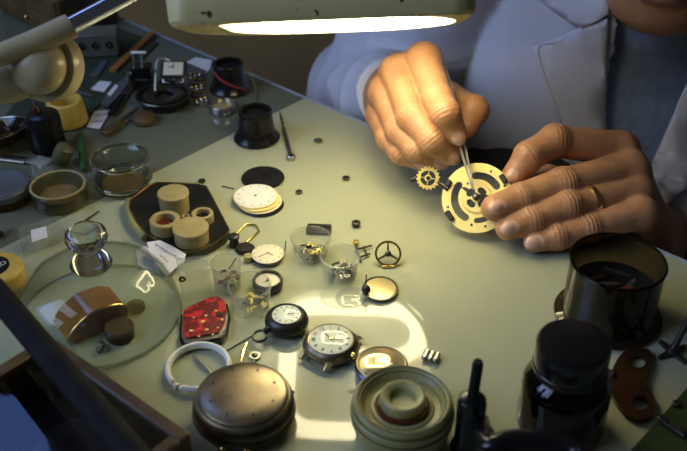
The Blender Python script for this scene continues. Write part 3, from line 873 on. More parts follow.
# --- metal bracelet of links
path = spline(wline([(196, 74), (197, 84), (199, 93), (203, 102)], 3.4), 3)
br = thing('bracelet', 'linked metal watch bracelet lying between the dark dish and the red-banded loupe', 'bracelet', path[0] - Vector((0, 0, 3.4)))
for i in range(len(path)):
    tdir = (path[min(i + 1, len(path) - 1)] - path[max(i - 1, 0)]); a = math.atan2(tdir.y, tdir.x)
    l = MB(); q = path[i] - path[0]; l.M = Matrix.Translation((q.x, q.y, 3.4)) @ Matrix.Rotation(a, 4, 'Z') @ Matrix.Rotation(0.25 * math.sin(i * 1.7), 4, 'X')
    l.box(0, -4.2, 0, 3.6, 4.2, 3.4, 0, .8); l.box(0, 4.2, 0, 3.6, 4.2, 3.4, 0, .8); l.box(0.4, 0, .3, 2.6, 3.8, 2.8, 0, .8)
    part('link', l, M['steel'] if i % 2 else M['brass'], br)

# --- rectangular wristwatch leaning on the dark dish
p = at(165, 103); t = thing('round_dish', 'dark brown round dish under the cream square-faced wristwatch', 'dish', p, 0)
b = MB(); b.lathe([(0, 0), (20, 0), (23, 2), (24.5, 8), (25.5, 9), (24.6, 10), (22, 9), (21, 6), (0, 5.4)], 56); part('pan', b, M['bronze'], t)
b = MB(); b.lathe([(18, 6.5), (19, 8.5), (16, 9.2), (9, 8.4), (8, 7.6), (12, 6), (18, 6.5)], 40); part('inner_ring', b, M['bronze'], t)
p = at(175, 91); ww = thing('wristwatch', 'small wristwatch with a cream square face propped on the dark dish', 'watch', p + Vector((0, 2, 13.5)), dirang((165, 90), (185, 90)))
ww.rotation_euler = (math.radians(38), 0, ww.rotation_euler.z)
b = MB(); b.box(0, 6, 2, 24, 18, 5, 0, 2); part('case', b, M['darksteel'], ww)
b = MB(); b.box(0, 6, 4.6, 18, 13, 1, 0, .45); part('dial', b, M['cream'], ww, 'cream dial')
b = MB(); b.box(-2, 7.5, 5.3, 5, .7, .3); b.box(0, 8.4, 5.3, .7, 5, .3); part('hand', b, M['numeral'], ww)
b = MB()
for s in (-1, 1): b.tube([(s * 9, -3, 2), (s * 9, -6, 1.5), (s * 2, -7, 1.2)], 1, 8)
part('lug', b, M['steel'], ww)
# dark lump in front of dish
b = MB(); p = at(145, 122); b.lathe([(0, 0), (9.6, 0), (11, 2), (10.6, 5), (8, 7), (0, 7.4)], 30)
single('coin_case', b, M['wood_dark'], 'small dark brown round case in front of the dark round dish', 'case', p)

# --- black box with chrome ring (timer) and white cord
p = at(143, 92); a = dirang((134, 92), (153, 92)); t = thing('meter_box', 'small black box with a chrome ring on its side and glass tubes on top', 'box', p, a)
b = MB(); b.box(0, 6, 12, 19, 14, 24, 0, 1.2); part('case', b, M['black'], t)
b = MB(); b.box(0, -1.1, 12.6, 18.6, .6, .9); b.box(0, -1.1, 1.2, 18.6, .6, .9); part('trim_strip', b, M['chrome'], t, 'bright strips')
b = MB(); b.M = Matrix.Translation((-11, 2, 14)) @ Matrix.Rotation(-PI / 2, 4, 'Y'); b.lathe([(2.6, -1), (4.4, -1), (4.8, 1), (4.2, 2), (2.6, 2), (2.2, .5), (0, .3), (0, -.8), (2.6, -1)], 28); part('ring', b, M['chrome'], t, 'chrome ring')
for i in range(4):
    b = MB(); b.tube([(-6 + i * 3.6, 5, 24), (-6 + i * 3.6, 6, 36)], 1.2, 8); part('pin', b, M['g_clear'] if i % 2 else M['steel'], t)
b = MB(); b.box(-.6, 5.6, 36.6, 14, 4, 1.4, 0, .5); part('cap', b, M['whiteplastic'], t)
w = MB(); w.tube(spline([at(155, 90, 26), at(156, 70, 14), at(158, 60, 6), at(165, 59, 1.5), at(171, 62, 1.5), at(176, 70, 1.5), at(174, 80, 1.5)], 6), 1.0, 8)
single('cord', w, M['whiteplastic'], 'thin white cord looping behind the black box', 'cord')

# --- sheets, tags and tools lying at the far left
def flat(name, label, cat, pp, z0, z1, m, group=None, holes=None):
    c = at(*pp[0]); b = MB(); b.prism([rel(at(x, y), c) for x, y in pp], z0, z1)
    return single(name, b, m, label, cat, c, 0, group)
flat('cutting_mat', 'dark green cutting mat under the tools at the far left of the bench', 'mat', [(2, 124), (52, 46), (120, 30), (158, 44), (96, 110), (40, 150)], 0.2, 1.4, M['mat_green'])
flat('paper_sheet', 'white sheet of paper lying under the red-banded loupe by the bench edge', 'paper', [(180, 66), (196, 58), (212, 61), (210, 70), (204, 75), (188, 70)], 0.2, 0.6, M['paper'])
flat('plastic_sheet', 'grey flat sheet lying in front of the white paper sheet', 'sheet', [(176, 66), (186, 63), (206, 72), (203, 77), (186, 75)], 0.7, 1.1, M['bluegrey'])
def scribble(name, parent, loc, pts, m, r=.16):
    b = MB(); b.tube(pts, r, 5); return part(name, b, m, parent)
def tag(label, pp, z, lines=2):
    c = at(*pp[0]); t = thing('paper_tag', label, 'tag', c + Vector((0, 0, z)), 0, 'paper price tags')
    b = MB(); b.prism([rel(at(x, y), c) for x, y in pp], 0, .35); part('sheet', b, M['paper'], t)
    A, B, D = [Vector((*rel(at(*pp[i]), c), 0)) for i in (0, 1, -1)]
    for k in range(lines):
        f = (k + .8) / (lines + .6); st = A + (D - A) * f; ed = st + (B - A)
        pts = []
        for i in range(15):
            s = .12 + .76 * i / 14; pts.append(st + (ed - st) * s + (D - A) * (.09 * math.sin(i * 2.3)) + Vector((0, 0, .42)))
        scribble('writing', t, c, pts, M['ink'], .22)
    return t
tag('white paper tag lying on the green mat, farther of the two behind the yellow ring', [(100, 83), (112, 84), (104, 94), (91, 91)], 1.8, 0)
tag('white paper tag with blue handwriting beside the yellow ring', [(95, 113), (111, 112), (100, 131), (87, 129)], 1.8)
def bar(name, label, cat, p, q, w0, th, m, z=1.8, w1=None, group=None):
    A = at(*p); B = at(*q); L = (B - A).length; w1 = w0 if w1 is None else w1
    b = MB(); b.prism([(0, -w0 / 2), (L, -w1 / 2), (L, w1 / 2), (0, w0 / 2)], 0, th)
    return single(name, b, m, label, cat, A + Vector((0, 0, z)), math.atan2(B.y - A.y, B.x - A.x), group)
bar('wooden_stick', 'flat orange wooden stick lying across the green mat', 'stick', (113, 74), (153, 36), 7, 3, M['wood_orange'])
def tool(name, label, cat, p, q, m_blade, m_handle, rh, rb, split=.5, z=None, flat_=.6, group=None):
    A = at(*p); B = at(*q); L = (B - A).length; z = rh * flat_ + 1.8 if z is None else z
    t = thing(name, label, cat, A + Vector((0, 0, z)), math.atan2(B.y - A.y, B.x - A.x), group)
    b = MB(); b.tube([(0, 0, 0), (1, 0, 0), (L * split * .5, 0, 0), (L * split, 0, 0)], [rh * .6, rh, rh * 1.08, rh * .8], 12, flat=flat_); part('handle', b, m_handle, t)
    b = MB(); b.tube([(L * split, 0, 0), (L * .8, 0, 0), (L, 0, 0)], [rb, rb * .9, rb * .4], 10, flat=flat_); part('blade', b, m_blade, t)
    return t
tool('file', 'dark file lying between the yellow ring and the black box', 'tool', (111, 118), (136, 81), M['darksteel'], M['matblack'], 3.2, 2.2)
tool('file', 'dark file with a brown wooden handle pointing at the dark round dish', 'tool', (104, 138), (139, 112), M['darksteel'], M['wood_dark'], 3.6, 2.4)
flat('scraper', 'flat blue grey scraper blade lying between the two dark files', 'tool', [(101, 108), (107, 97), (118, 86), (127, 79), (131, 83), (121, 97), (108, 110)], 1.8, 3.2, M['bluegrey'])
flat('card_slip', 'narrow pale slip of card lying along the blue grey scraper', 'card', [(108, 98), (116, 88), (119, 90), (111, 100)], 3.4, 3.8, M['paper'])
flat('ruler_blade', 'grey flat blade lying on the green mat beside the orange stick', 'tool', [(90, 79), (103, 62), (108, 64), (98, 80)], 1.8, 2.8, M['bluegrey'])
def tweezers_obj(label, A, B, spread, w, m, group='tweezers', loc0=None):
    A = Vector(A); B = Vector(B); L = (B - A).length
    t = thing('tweezers', label, 'tweezers', A, 0, group)
    t.rotation_mode = 'QUATERNION'; t.rotation_quaternion = (B - A).to_track_quat('X', 'Z')
    for s in (-1, 1):
        b = MB(); n = 14; vs = []; fs = []
        for i in range(n + 1):
            f = i / n; x = f * L
            y = s * (0.35 + spread * math.sin(min(1, f * 1.25) * PI * .5) * (1 - max(0, f - .72) / .28 * .92))
            ww_ = .5 + (w - .5) * min(1, f * 1.6) ** .8 * (1 - .25 * max(0, f - .6)); th = .35 + .5 * min(1, f * 2)
            for (yy, zz) in ((-th, -ww_), (th, -ww_), (th, ww_), (-th, ww_)): vs.append((x, y + yy, zz))
        for i in range(n):
            for k in range(4):
                j = (k + 1) % 4; fs.append((i * 4 + k, i * 4 + j, i * 4 + 4 + j, i * 4 + 4 + k))
        fs.append((3, 2, 1, 0)); fs.append(tuple(range(n * 4, n * 4 + 4)))
        b.add(vs, fs); part('arm', b, m, t, sharp=30)
    return t
tweezers_obj('steel tweezers lying behind the yellow ring, tips to the right', at(93, 96, 4.5), at(63, 83, 6), 2.5, 2.2, M['steel'])
# grey box with three sockets
p = at(93, 58, 2.0); a = dirang((74, 58), (111, 56)); t = thing('socket_box', 'grey metal box with three dark sockets behind the lamp knob', 'box', p, a)
b = MB(); b.box(0, 12, 12, 52, 24, 24, 0, 1.5); part('case', b, M['greyplastic'], t)
for i in range(3):
    b = MB(); b.M = Matrix.Translation((-9 + i * 13, -.2, 13)) @ Matrix.Rotation(PI / 2, 4, 'X'); b.lathe([(0, -1), (3.2, -1), (3.4, .8), (2.2, 1), (2, -.4), (0, -.4)], 20); part('socket', b, M['black'], t)
# tool chest at the far corner
p = tb(-402, 40); t = thing('tool_chest', 'dark wooden tool chest standing behind the lamp arm', 'chest', p + Vector((0, 0, .3)), math.atan2(EU.y, EU.x))
b = MB(); b.box(0, 0, 22, 120, 70, 44, 0, 2); part('case', b, M['wood_dark'], t)
for i in range(2):
    b = MB(); b.box(0, -35.6, 11 + 21 * i, 112, 1.6, 18, 0, .6); d = part('drawer', b, M['wood_dark'], t)
    b = MB(); b.ball((0, -38, 11 + 21 * i), 2.4, 8); part('knob', b, M['brass'], d)
b = MB(); b.lathe([(0, 0), (13, 0), (14, 1.5), (14, 11), (12, 13), (0, 13)], 32); p = at(55, 12, 44)
single('glass_pot', b, M['bluegrey'], 'pale blue grey pot standing on the dark wooden chest', 'pot', tb(-372, 30) + Vector((0, 0, 44.6)))
t = tb(-300, -6)
b = MB(); b.box(0, 0, 0, 260, 8, 14); tr = single('trim_1', b, M['greyplastic'], None, None, tb(-330, -40, 30), math.atan2(EU.y, EU.x), kind='structure')

# --- spirit lamp, yellow ring, olive cap
p = at(49, 148, 2.0); t = thing('spirit_lamp', 'black spirit lamp with two bent wires on top, in front of the yellow ring', 'lamp', p)
b = MB(); b.lathe([(0, 0), (14, 0), (14.8, 1), (14.4, 14), (13.6, 29), (12.6, 32), (9, 33.5), (0, 33.6)], 40); part('body', b, M['black'], t)
b = MB(); b.lathe([(0, 33.4), (4.4, 33.4), (3.6, 37), (2.4, 39), (0, 39)], 24, (-5, 2, 0)); part('wick_holder', b, M['copper'], t)
b = MB(); b.tube([(-5, 2, 38), (-5.4, 2, 43), (-4.4, 2, 48)], .8, 8); part('wire', b, M['steel'], t)
b = MB(); b.tube([(-5, 2, 40), (-3.5, 2, 45), (-.5, 2, 48)], .7, 8); part('wire', b, M['steel'], t)
p = at(68, 121, 2.0); t = thing('ring_holder', 'yellow hollow plastic ring holder beside the black spirit lamp', 'holder', p)
b = MB(); b.lathe([(15.5, 0), (17.2, 0), (17.6, 1), (15.4, 20), (14.4, 21), (12.2, 21), (11.6, 20), (12.4, 8), (0, 7.4), (0, 0), (15.5, 0)], 48); part('body', b, M['yellow'], t)
b = MB(); b.M = Matrix.Translation((0, 0, 11)) @ Matrix.Rotation(.5, 4, 'Y'); b.lathe([(0, -9), (5.6, -9), (7, -7), (7.6, 2), (6.6, 7), (3.4, 9.6), (0, 10)], 32)
single('bulb_cap', b, M['darkolive'], 'small olive rounded cap in front of the black spirit lamp', 'cap', at(65, 166))
# green handled screwdriver and dark blades
b = MB(); A, B = at(84, 170, 3.2), at(80, 133, 5)
b.tube([A, A + (B - A) * .1, A + (B - A) * .9, B], [2, 3, 3.2, 2.4], 12); single('green_tool', b, M['greenpl'], 'green tool handle standing between the olive cap and the glass jar', 'tool')
tool('knife', 'long dark knife lying behind the small clear box, blade to the left', 'knife', (50, 165), (-22, 157), M['darksteel'], M['bluegrey'], 4.2, 4.6, .32, z=2.0, flat_=.4)
# dish at far left
p = at(-1, 146); t = thing('glass_dish', 'dark shallow glass dish cut by the left edge, beside the black spirit lamp', 'dish', p, 0, rot=(math.radians(-7), math.radians(-8), 0))
t.location.z += 0.0045
b = MB(); b.lathe([(0, 0), (22, 0), (25, 2), (27.5, 9), (28, 10), (27.2, 10.4), (26, 9), (23.5, 3), (0, 2)], 56); part('bowl', b, M['g_smoke'], t)
b = MB(); b.tube([(27.8 * math.cos(k * PI / 28), 27.8 * math.sin(k * PI / 28), 10.2) for k in range(56)], .55, 6, closed=True); part('rim', b, M['steel'], t, 'pale rim')
b = MB(); b.tube([(-10, -4, 3), (12, 8, 3.4)], .8, 8); single('pin', b, M['brass'], 'brass pin lying in the dark shallow glass dish', 'pin', p + Vector((0, -2, 5.6)))
# dark round tin, olive glass dish, small clear box
p = at(4, 198); t = thing('round_tin', 'dark round tin with a bluish lid at the left edge, beside the olive glass dish', 'tin', p)
b = MB(); b.lathe([(0, 0), (21, 0), (22, 1), (22, 10), (0, 10)], 48); part('body', b, M['copper'], t)
b = MB(); b.lathe([(22.4, 7), (22.6, 12), (21, 13.6), (18, 14), (17, 13.4), (0, 13), (0, 10.2), (22, 10), (22.4, 7)], 48); part('lid', b, M['bluegrey'], t)
p = at(61, 201); t = thing('olive_dish', 'small round olive glass dish with thick ribbed sides, left of the clear glass jar', 'dish', p)
b = MB(); n_ = 72
prof = [(0, 0), (20, 0), (21.2, 1), (21.4, 5), (20.6, 8), (21.5, 11), (21, 13), (19, 14.4), (17, 13.6), (15.6, 10), (15, 5), (0, 4)]
b.lathe(prof, 72); part('bowl', b, M['g_amber'], t)
b = MB(); b.tube([(20 * math.cos(k * PI / 36), 20 * math.sin(k * PI / 36), 14.4) for k in range(72)], 1.0, 8, closed=True); part('rim', b, M['ivory'], t)
b = MB(); b.lathe([(0, 4.2), (14.5, 5), (14.6, 6), (8, 6.4), (0, 6)], 40); part('lining', b, M['jam'], t)
p = at(44, 177); b = MB(); b.box(0, 0, 7, 14, 12, 14, 0, 1.5); t = thing('clear_case', 'small cloudy clear plastic case behind the olive glass dish', 'case', p, -.5); part('case', b, M['g_cup'], t)
b = MB(); b.box(0, 0, 14.6, 14.6, 12.6, 1, 0, .4); part('lid', b, M['g_cup'], t)

# --- clear glass jar
p = at(124, 186); t = thing('glass_jar', 'clear glass jar with a wide flared rim, behind the bronze tray', 'jar', p)
b = MB(); b.lathe([(0, .4), (18, .4), (20.5, 1.2), (22.4, 5), (22, 9.5), (19, 13.5), (18, 17), (19, 21), (22, 23.4), (22.6, 25), (21.4, 26), (19.6, 25.2), (17, 21), (16.4, 17), (17.2, 13.6), (20.4, 9.2), (20.8, 5), (18.6, 2.4), (0, 2.2)], 64); part('body', b, M['g_jar'], t)
b = MB(); b.tube([(22 * math.cos(k * PI / 32), 22 * math.sin(k * PI / 32), 25) for k in range(64)], 1.3, 10, closed=True); part('rim', b, M['g_knob'], t)
b = MB(); b.tube([(21.6 * math.cos(k * PI / 32), 21.6 * math.sin(k * PI / 32), 6.5) for k in range(64)], 1.6, 10, closed=True); part('flange', b, M['g_knob'], t)
b = MB(); b.lathe([(0, 2.6), (16, 2.6), (16.4, 4), (0, 4.4)], 40); part('residue', b, M['jam'], t, 'brown residue')

# --- flat clear box with a paper label, pen, clip with pin
c = at(43, 262); pp = [(20, 238), (62, 226), (67, 241), (24, 258)]
c = at(43, 242); t = thing('clear_box', 'flat clear plastic box with a small paper label, left of the tiny dark clip', 'box', c)
out = [rel(at(x, y), c) for x, y in pp]
if True:
    b = MB(); b.prism(out, .2, 9); part('case', b, M['g_cup'], t)
    b = MB(); b.prism([rel(at(x, y, 9), c) for x, y in [(31, 231), (46, 227), (48, 238), (32, 243)]], 9.1, 9.4); part('paper_label', b, M['paper'], t, 'blank pale label')
tool('pen', 'dark pen with a steel tip at the left edge, pointing at the clear flat box', 'pen', (-14, 243), (15, 231), M['steel'], M['black'], 2.4, 1.4, .6, z=2.3, flat_=1)
c = at(79, 233); t = thing('metal_clip', 'tiny dark metal clip with white dots behind the glass dome knob', 'clip', c, .25)
b = MB(); b.box(0, 0, 2.6, 8.5, 7, 5, 0, .7); part('body', b, M['blackmetal'], t)
b = MB()
for i in range(3):
    for j in range(2): b.ball((-2.4 + 2.4 * i, -1.4 + 2.6 * j, 5.1), .55, 5)
part('dot_pattern', b, M['whitedial'], t, 'white dots')
A, B = at(80, 226), at(99, 212); b = MB(); b.tube([A + Vector((0, 0, 1.2)), B + Vector((0, 0, 1))], [1.1, .5], 8); single('needle', b, M['darksteel'], 'dark needle lying beside the tiny dark clip', 'needle')

# --- cream jar with a black label
p = at(2, 292); t = thing('cream_jar', 'cream lidded jar with a black printed label, at the left edge beside the glass dome', 'jar', p)
b = MB(); b.lathe([(0, 0), (15, 0), (16, 1), (16, 12), (0, 12)], 48); part('jar', b, M['ivory'], t)
b = MB(); b.lathe([(16.4, 9), (17.4, 9.4), (17.5, 19), (16.4, 20.6), (14.5, 21), (0, 21), (0, 12.2), (16.4, 12), (16.4, 9)], 56); lid = part('lid', b, M['yellow'], t, 'cream yellow lid')
b = MB(); b.lathe([(0, 21.05), (11.4, 21.05), (11.4, 21.3), (0, 21.3)], 48, (-2.5, 0, 0)); part('label_disc', b, M['black'], t, 'black round label')
def text(body, loc, rz, size, m, parent, name='lettering'):
    cu = bpy.data.curves.new(name, 'FONT'); cu.body = body; cu.size = size * S; cu.extrude = .08 * S; cu.align_x = 'CENTER'; cu.align_y = 'CENTER'
    cu.materials.append(m)
    f = bpy.data.objects.new(name, cu); C.objects.link(f)
    bpy.context.view_layer.update()
    me = bpy.data.meshes.new_from_object(f.evaluated_get(bpy.context.evaluated_depsgraph_get()))
    bpy.data.objects.remove(f); bpy.data.curves.remove(cu)
    if not me.materials: me.materials.append(m)
    o = bpy.data.objects.new(name, me); C.objects.link(o); o.parent = parent; o.location = [v * S for v in loc]; o.rotation_euler = (0, 0, rz); return o
text('SEIKO', (1.6, -1.0, 21.4), math.radians(58), 5.4, M['whitedial'], t)

# --- glass dome with its knob, and what lies under it
p = at(101, 315); dome = thing('glass_dome', 'clear low glass dome with a solid ball knob covering small watch parts', 'dome', p)
b = MB(); b.lathe([(51.5, .4), (51.8, 4), (50.6, 12), (47.5, 21), (41.5, 29.5), (32, 36), (20, 39.6), (8, 40.6), (0, 40.8), (0, 39.6), (8, 39.4), (19.5, 38.4), (31.3, 34.9), (40.5, 28.7), (46.4, 20.4), (49.4, 12), (50.5, 4), (50.2, .4), (51.5, .4)], 96); part('bell', b, M['g_dome'], dome)
b = MB(); b.tube([(51.2 * math.cos(k * PI / 48), 51.2 * math.sin(k * PI / 48), 1.0) for k in range(96)], .8, 8, closed=True); part('rim', b, M['g_jar'], dome)
b = MB(); b.lathe([(0, 40.2), (12.6, 40.4), (13.2, 42), (11, 46), (8, 49.5), (7, 52), (8.6, 54.5), (12, 57.5), (13.2, 61.5), (12.2, 65.5), (8.5, 68.5), (4, 69.6), (0, 69.8)], 56); part('knob', b, M['g_knob'], dome, 'solid glass knob')
c = at(91, 324); t = thing('leather_case', 'amber brown wedge shaped case with a bright metal edge under the glass dome', 'case', c, dirang((66, 334), (120, 312)))
b = MB()
prof2 = [(-19, 0), (17, 0), (21, 5), (20, 13), (12, 17.5), (-2, 18), (-14, 12), (-20, 4)]
b.M = Matrix.Rotation(PI / 2, 4, 'X'); b.prism(prof2, -12, 12); part('body', b, M['amberlac'], t)
b = MB(); b.tube(spline([(22, -12.3, 5), (20.4, -12.4, 13.2), (12, -12.4, 17.8), (-2, -12.4, 18.2), (-14, -12.4, 12.2), (-20.4, -12.4, 4)], 4), .8, 8); part('metal_edge', b, M['brass'], t, 'bright metal edge')
c = at(121, 337); t = thing('round_pillbox', 'small brown round pillbox under the glass dome, right of the wedge case', 'box', c)
b = MB(); b.cyl(8.8, 0, 5.5, n=36, b=.4); part('base', b, M['copper'], t)
b = MB(); b.cyl(9.2, 5.6, 9, n=36, b=.5); part('lid', b, M['wood_dark'], t)
c = at(64, 351); b = MB(); b.lathe([(0, 0), (6.8, 0), (7.4, 1), (7.2, 4.4), (5.6, 5), (5.2, 2), (0, 1.6)], 32); single('plastic_cup', b, M['g_cup'], 'tiny frosted plastic cup under the glass dome, left of the brown pillbox', 'cup', c)
c = at(136, 309); b = MB(); b.lathe([(0, 0), (6, 0), (6.4, .6), (6.2, 3), (0, 3.2)], 32); single('cog_disc', b, M['g_amber'], 'small round olive disc under the glass dome, behind the pillbox', 'disc', c)
c = at(101, 350); b = MB(); b.tube([(2.2 * math.cos(k * .7), 2.2 * math.sin(k * .7) * 2.2, 1 + .05 * k) for k in range(40)], .35, 6); single('coil_spring', b, M['steel'], 'tiny bright coil spring under the glass dome between case and pillbox', 'spring', c)

# --- bronze tray with five ivory drums
po = [(150, 191), (157, 188), (200, 189), (207, 192), (213, 203), (224, 224), (230, 236), (226, 242), (214, 250), (198, 257), (184, 258), (166, 250), (148, 240), (138, 228), (131, 214), (131, 206), (138, 200)]
c = at(178, 224); t = thing('bronze_tray', 'dark bronze metal tray with a worn edge carrying ivory drums', 'tray', c)
b = MB(); b.prism([rel(at(x, y + 2), c) for x, y in po], .3, 6.6); part('body', b, M['bronze'], t)
b = MB(); rp = [at(x, y + 2) - c for x, y in po]; b.tube([(q.x, q.y, 6.6) for q in rp], .55, 6, closed=True); part('rim', b, M['brass'], t, 'worn brass edge')
b = MB(); q0 = [at(x, y) - c for x, y in [(132, 205), (131, 216), (137, 230), (148, 242)]]
b.tube(spline([(q.x - 1.5, q.y, 3.4) for q in q0], 5), 3.2, 12); part('side_roll', b, M['olive'], t, 'olive rounded side')
def drum(label, px, py, r, h, hole=0, inner=None):
    q = at(px, py, 7.05); t = thing('drum', label, 'drum', q, random.random() * 6, 'ivory drums on the bronze tray')
    b = MB()
    if hole: b.lathe([(0, 0), (r, 0), (r, h - .6), (r - .6, h), (hole + .5, h), (hole, h - .6), (hole, 2.6), (0, 2.4)], 44)
    else: b.lathe([(0, 0), (r - .4, 0), (r - .2, h - 2.4), (r + .4, h - 2.2), (r + .4, h - .5), (r - .2, h), (r * .8, h - .15), (0, h + .1)], 44)
    part('body', b, [M['ivory']], t)
    if inner: b = MB(); b.lathe([(0, h * .55), (hole - .3, h * .5), (hole - .2, h * .3), (0, h * .3)], 32); part('core', b, inner, t)
    return t
drum('tall closed ivory drum at the back of the bronze tray', 175, 209, 11.2, 15)
drum('open ivory ring drum with a red brown core on the bronze tray', 166, 229, 11, 9, 7, M['redbrown'])
drum('small open ivory ring at the right of the bronze tray', 203, 220, 8, 6.5, 5.2, M['black'])
drum('wide closed ivory drum at the front of the bronze tray', 192, 240, 12.4, 11.5)
drum('small dark-centred ring between the drums at the middle of the bronze tray', 186, 221, 3.2, 5, 1.8, M['bronze'])

# --- handwritten tag leaning out from the tray
tag_px = [(147, 243), (160, 241), (173, 247), (186, 255), (184, 263), (174, 270), (168, 277), (158, 266), (150, 254)]
def tz(y): return 8.8 if y < 257 else max(.6, 8.8 - (y - 257) * .41)
c = at(165, 254); t = thing('paper_tag', 'large white paper tag with blue handwriting, in front of the bronze tray', 'tag', c + Vector((0, 0, .3)), 0, 'paper price tags')
b = MB(); tv = [at(x, y, tz(y)) - c for x, y in tag_px]; nn_ = len(tv)
b.add([tuple(v + Vector((0, 0, .4))) for v in tv] + [tuple(v) for v in tv], [tuple(reversed(range(nn_))), tuple(range(nn_, 2 * nn_))] + [(i, (i + 1) % nn_, nn_ + (i + 1) % nn_, nn_ + i) for i in range(nn_)])
part('sheet', b, M['paper'], t)
def hand_line(p, q, amp, seed, n=26):
    rs = random.Random(seed); A = at(*p, tz(p[1])) - c; B = at(*q, tz(q[1])) - c; nrm = Vector((-(B - A).y, (B - A).x, 0)).normalized(); out = []
    for i in range(n):
        s = i / (n - 1); out.append(A + (B - A) * (s + .012 * math.sin(i * 2.1)) + nrm * amp * (math.sin(i * 2.4) * rs.uniform(.4, 1)) + Vector((0, 0, .75)))
    return out
for k, (pq, amp) in enumerate((((154, 243.5), (181, 261), 1.5), ((161, 257), (170, 264), 1.0))) if False else enumerate([(((155, 245), (181, 261)), 1.5), (((160, 256), (168, 263)), 1.0)]):
    b = MB(); b.tube(hand_line(pq[0], pq[1], amp, k, 26 if k == 0 else 12), .22, 5); part('writing', b, M['ink'], t, 'blue handwriting')
tag2 = [(138, 252), (148, 249), (156, 256), (162, 276), (150, 278), (138, 266)]
c = at(150, 262); t = thing('paper_tag', 'white paper tag lying half behind the glass dome, left of the handwritten one', 'tag', c + Vector((0, 0, .3)), 0, 'paper price tags')
b = MB(); b.prism([rel(at(x, y - 1), c) for x, y in [(136, 251), (146, 247), (151, 253), (156, 263), (160, 276), (150, 275), (138, 266)]], 0, .3); part('sheet', b, M['paper'], t)
b = MB(); b.tube([at(143 + i * 1.1, 258 + i * .5 + .8 * math.sin(i * 2.2)) - c + Vector((0, 0, .42)) for i in range(12)], .16, 5); part('writing', b, M['ink'], t)

# --- loose watch parts in the middle
def cup(name, label, px, py, rt, rb, h, contents=None, seed=0, z=0, haze='g_cup'):
    p = at(px, py, z); t = thing(name, label, 'cup', p, 0, 'clear plastic cups')
    b = MB(); b.lathe([(0, .3), (rb - .6, .3), (rb, .9), (rt, h - 1.4), (rt + .7, h - 1.2), (rt + .7, h), (rt - .4, h), (rt - .8, h - 1.2), (rb - .9, 1.6), (0, 1.3)], 48); part('wall', b, M[haze], t)
    b = MB(); b.tube([((rt + .25) * math.cos(k * PI / 24), (rt + .25) * math.sin(k * PI / 24), h) for k in range(48)], .5, 6, closed=True); part('rim', b, M[haze], t)
    if contents:
        rs = random.Random(seed)
        for i in range(contents[0]):
            a = rs.uniform(0, 6.28); d = rb * .74 * math.sqrt(rs.random()); r = rs.uniform(1.4, 3.0); zz = 1.8 + rs.uniform(0, contents[1])
            b = MB(); b.M = Matrix.Translation((d * math.cos(a), d * math.sin(a), zz + r * .3)) @ Euler((rs.uniform(-.5, .5), rs.uniform(-.5, .5), 0)).to_matrix().to_4x4()
            m = M[rs.choice(contents[2])]
            if rs.random() < .6:
                teeth = []
                for k in range(24):
                    rr_ = r * (1 if k % 2 else .84); teeth.append((rr_ * math.cos(k * PI / 12), rr_ * math.sin(k * PI / 12)))
                b.prism(teeth, -.3, .3, holes=[circ(r * .35, 10)])
                nm, lb, ct = 'watch_gear', None, 'wheel'
            else:
                b.box(0, 0, 0, r * 1.8, r * .7, .8, rs.uniform(0, 3), .25); b.cyl(r * .3, -.2, 1.2, n=10); nm, lb, ct = 'watch_cock', None, 'part'
            single(nm, b, m, contents[3], 'watch part', p, 0, contents[4])
    return t
t = thing('clear_box', 'upright clear plastic box standing behind the red watch', 'box', at(197, 298), dirang((182, 303), (206, 300)), 'clear plastic cups')
b = MB(); b.box(0, 2, 13.3, 20, 14, 26, 0, 2.5); part('wall', b, M['g_cup'], t)
b = MB(); b.box(0, 2, 27, 20.6, 14.6, 1.4, 0, .6); part('lid', b, M['g_cup'], t)
b = MB(); b.M = Matrix.Translation((-8, -5.2, 21)) @ Matrix.Rotation(PI / 2, 4, 'X'); b.lathe([(1, 0), (2.2, 0), (2.4, .5), (1.8, .9), (.8, .7), (1, 0)], 16); part('rivet', b, M['darksteel'], t, 'small dark rivet')
cup('plastic_cup', 'clear plastic cup holding silver watch parts, between the clear box and the gold-bits cup', 228, 288, 10, 9, 21, (16, 8, ['steel', 'darksteel', 'redbrown'], 'small silver watch part in the clear cup beside the red watch', 'silver parts in a clear cup'), 1)
cup('plastic_cup', 'clear plastic cup with a few bright gold bits, in front of the small black-cased dial', 251, 308, 13.6, 12.8, 19, (14, 1.5, ['gold', 'brass', 'gold'], 'bright gold watch bit at the bottom of the clear cup by the red watch', 'gold bits in a clear cup'), 2)
cup('plastic_cup', 'clear plastic cup full of gilt and brown wheels, farthest back of the cups', 311, 256, 13.6, 11.6, 15.5, (34, 4.5, ['brass', 'gold', 'bronze', 'blackmetal'], 'gilt or brown wheel in the farthest clear cup', 'wheels in the farthest cup'), 3)
cup('plastic_cup', 'clear plastic cup with dark steel parts, just right of the wheel-filled cup', 340, 276, 13, 11.4, 17, (32, 4.5, ['darksteel', 'steel', 'blackmetal'], 'dark steel watch part in the clear cup right of the wheel-filled cup', 'dark parts in a cup'), 4)
c = at(319, 231); t = thing('movement_plate', 'square dark movement plate lying behind the wheel-filled cup', 'watch part', c, dirang((305, 228), (331, 229)))
b = MB(); b.prism(rrect(9, 5.5, 1.5, 3), .2, 2.2); part('plate', b, M['blackmetal'], t)
for i in range(5): b = MB(); b.cyl(.9, 2.2, 3.2, (-7 + 3.4 * i, 1.5 * (-1) ** i, 0), 10); part('screw', b, M['darksteel'], t)

def gear_outline(r, teeth, depth):
    out = []
    for k in range(teeth):
        for f, rr_ in ((0, r - depth), (.25, r), (.5, r), (.75, r - depth)):
            a = 2 * PI * (k + f) / teeth; out.append((rr_ * math.cos(a), rr_ * math.sin(a)))
    return out
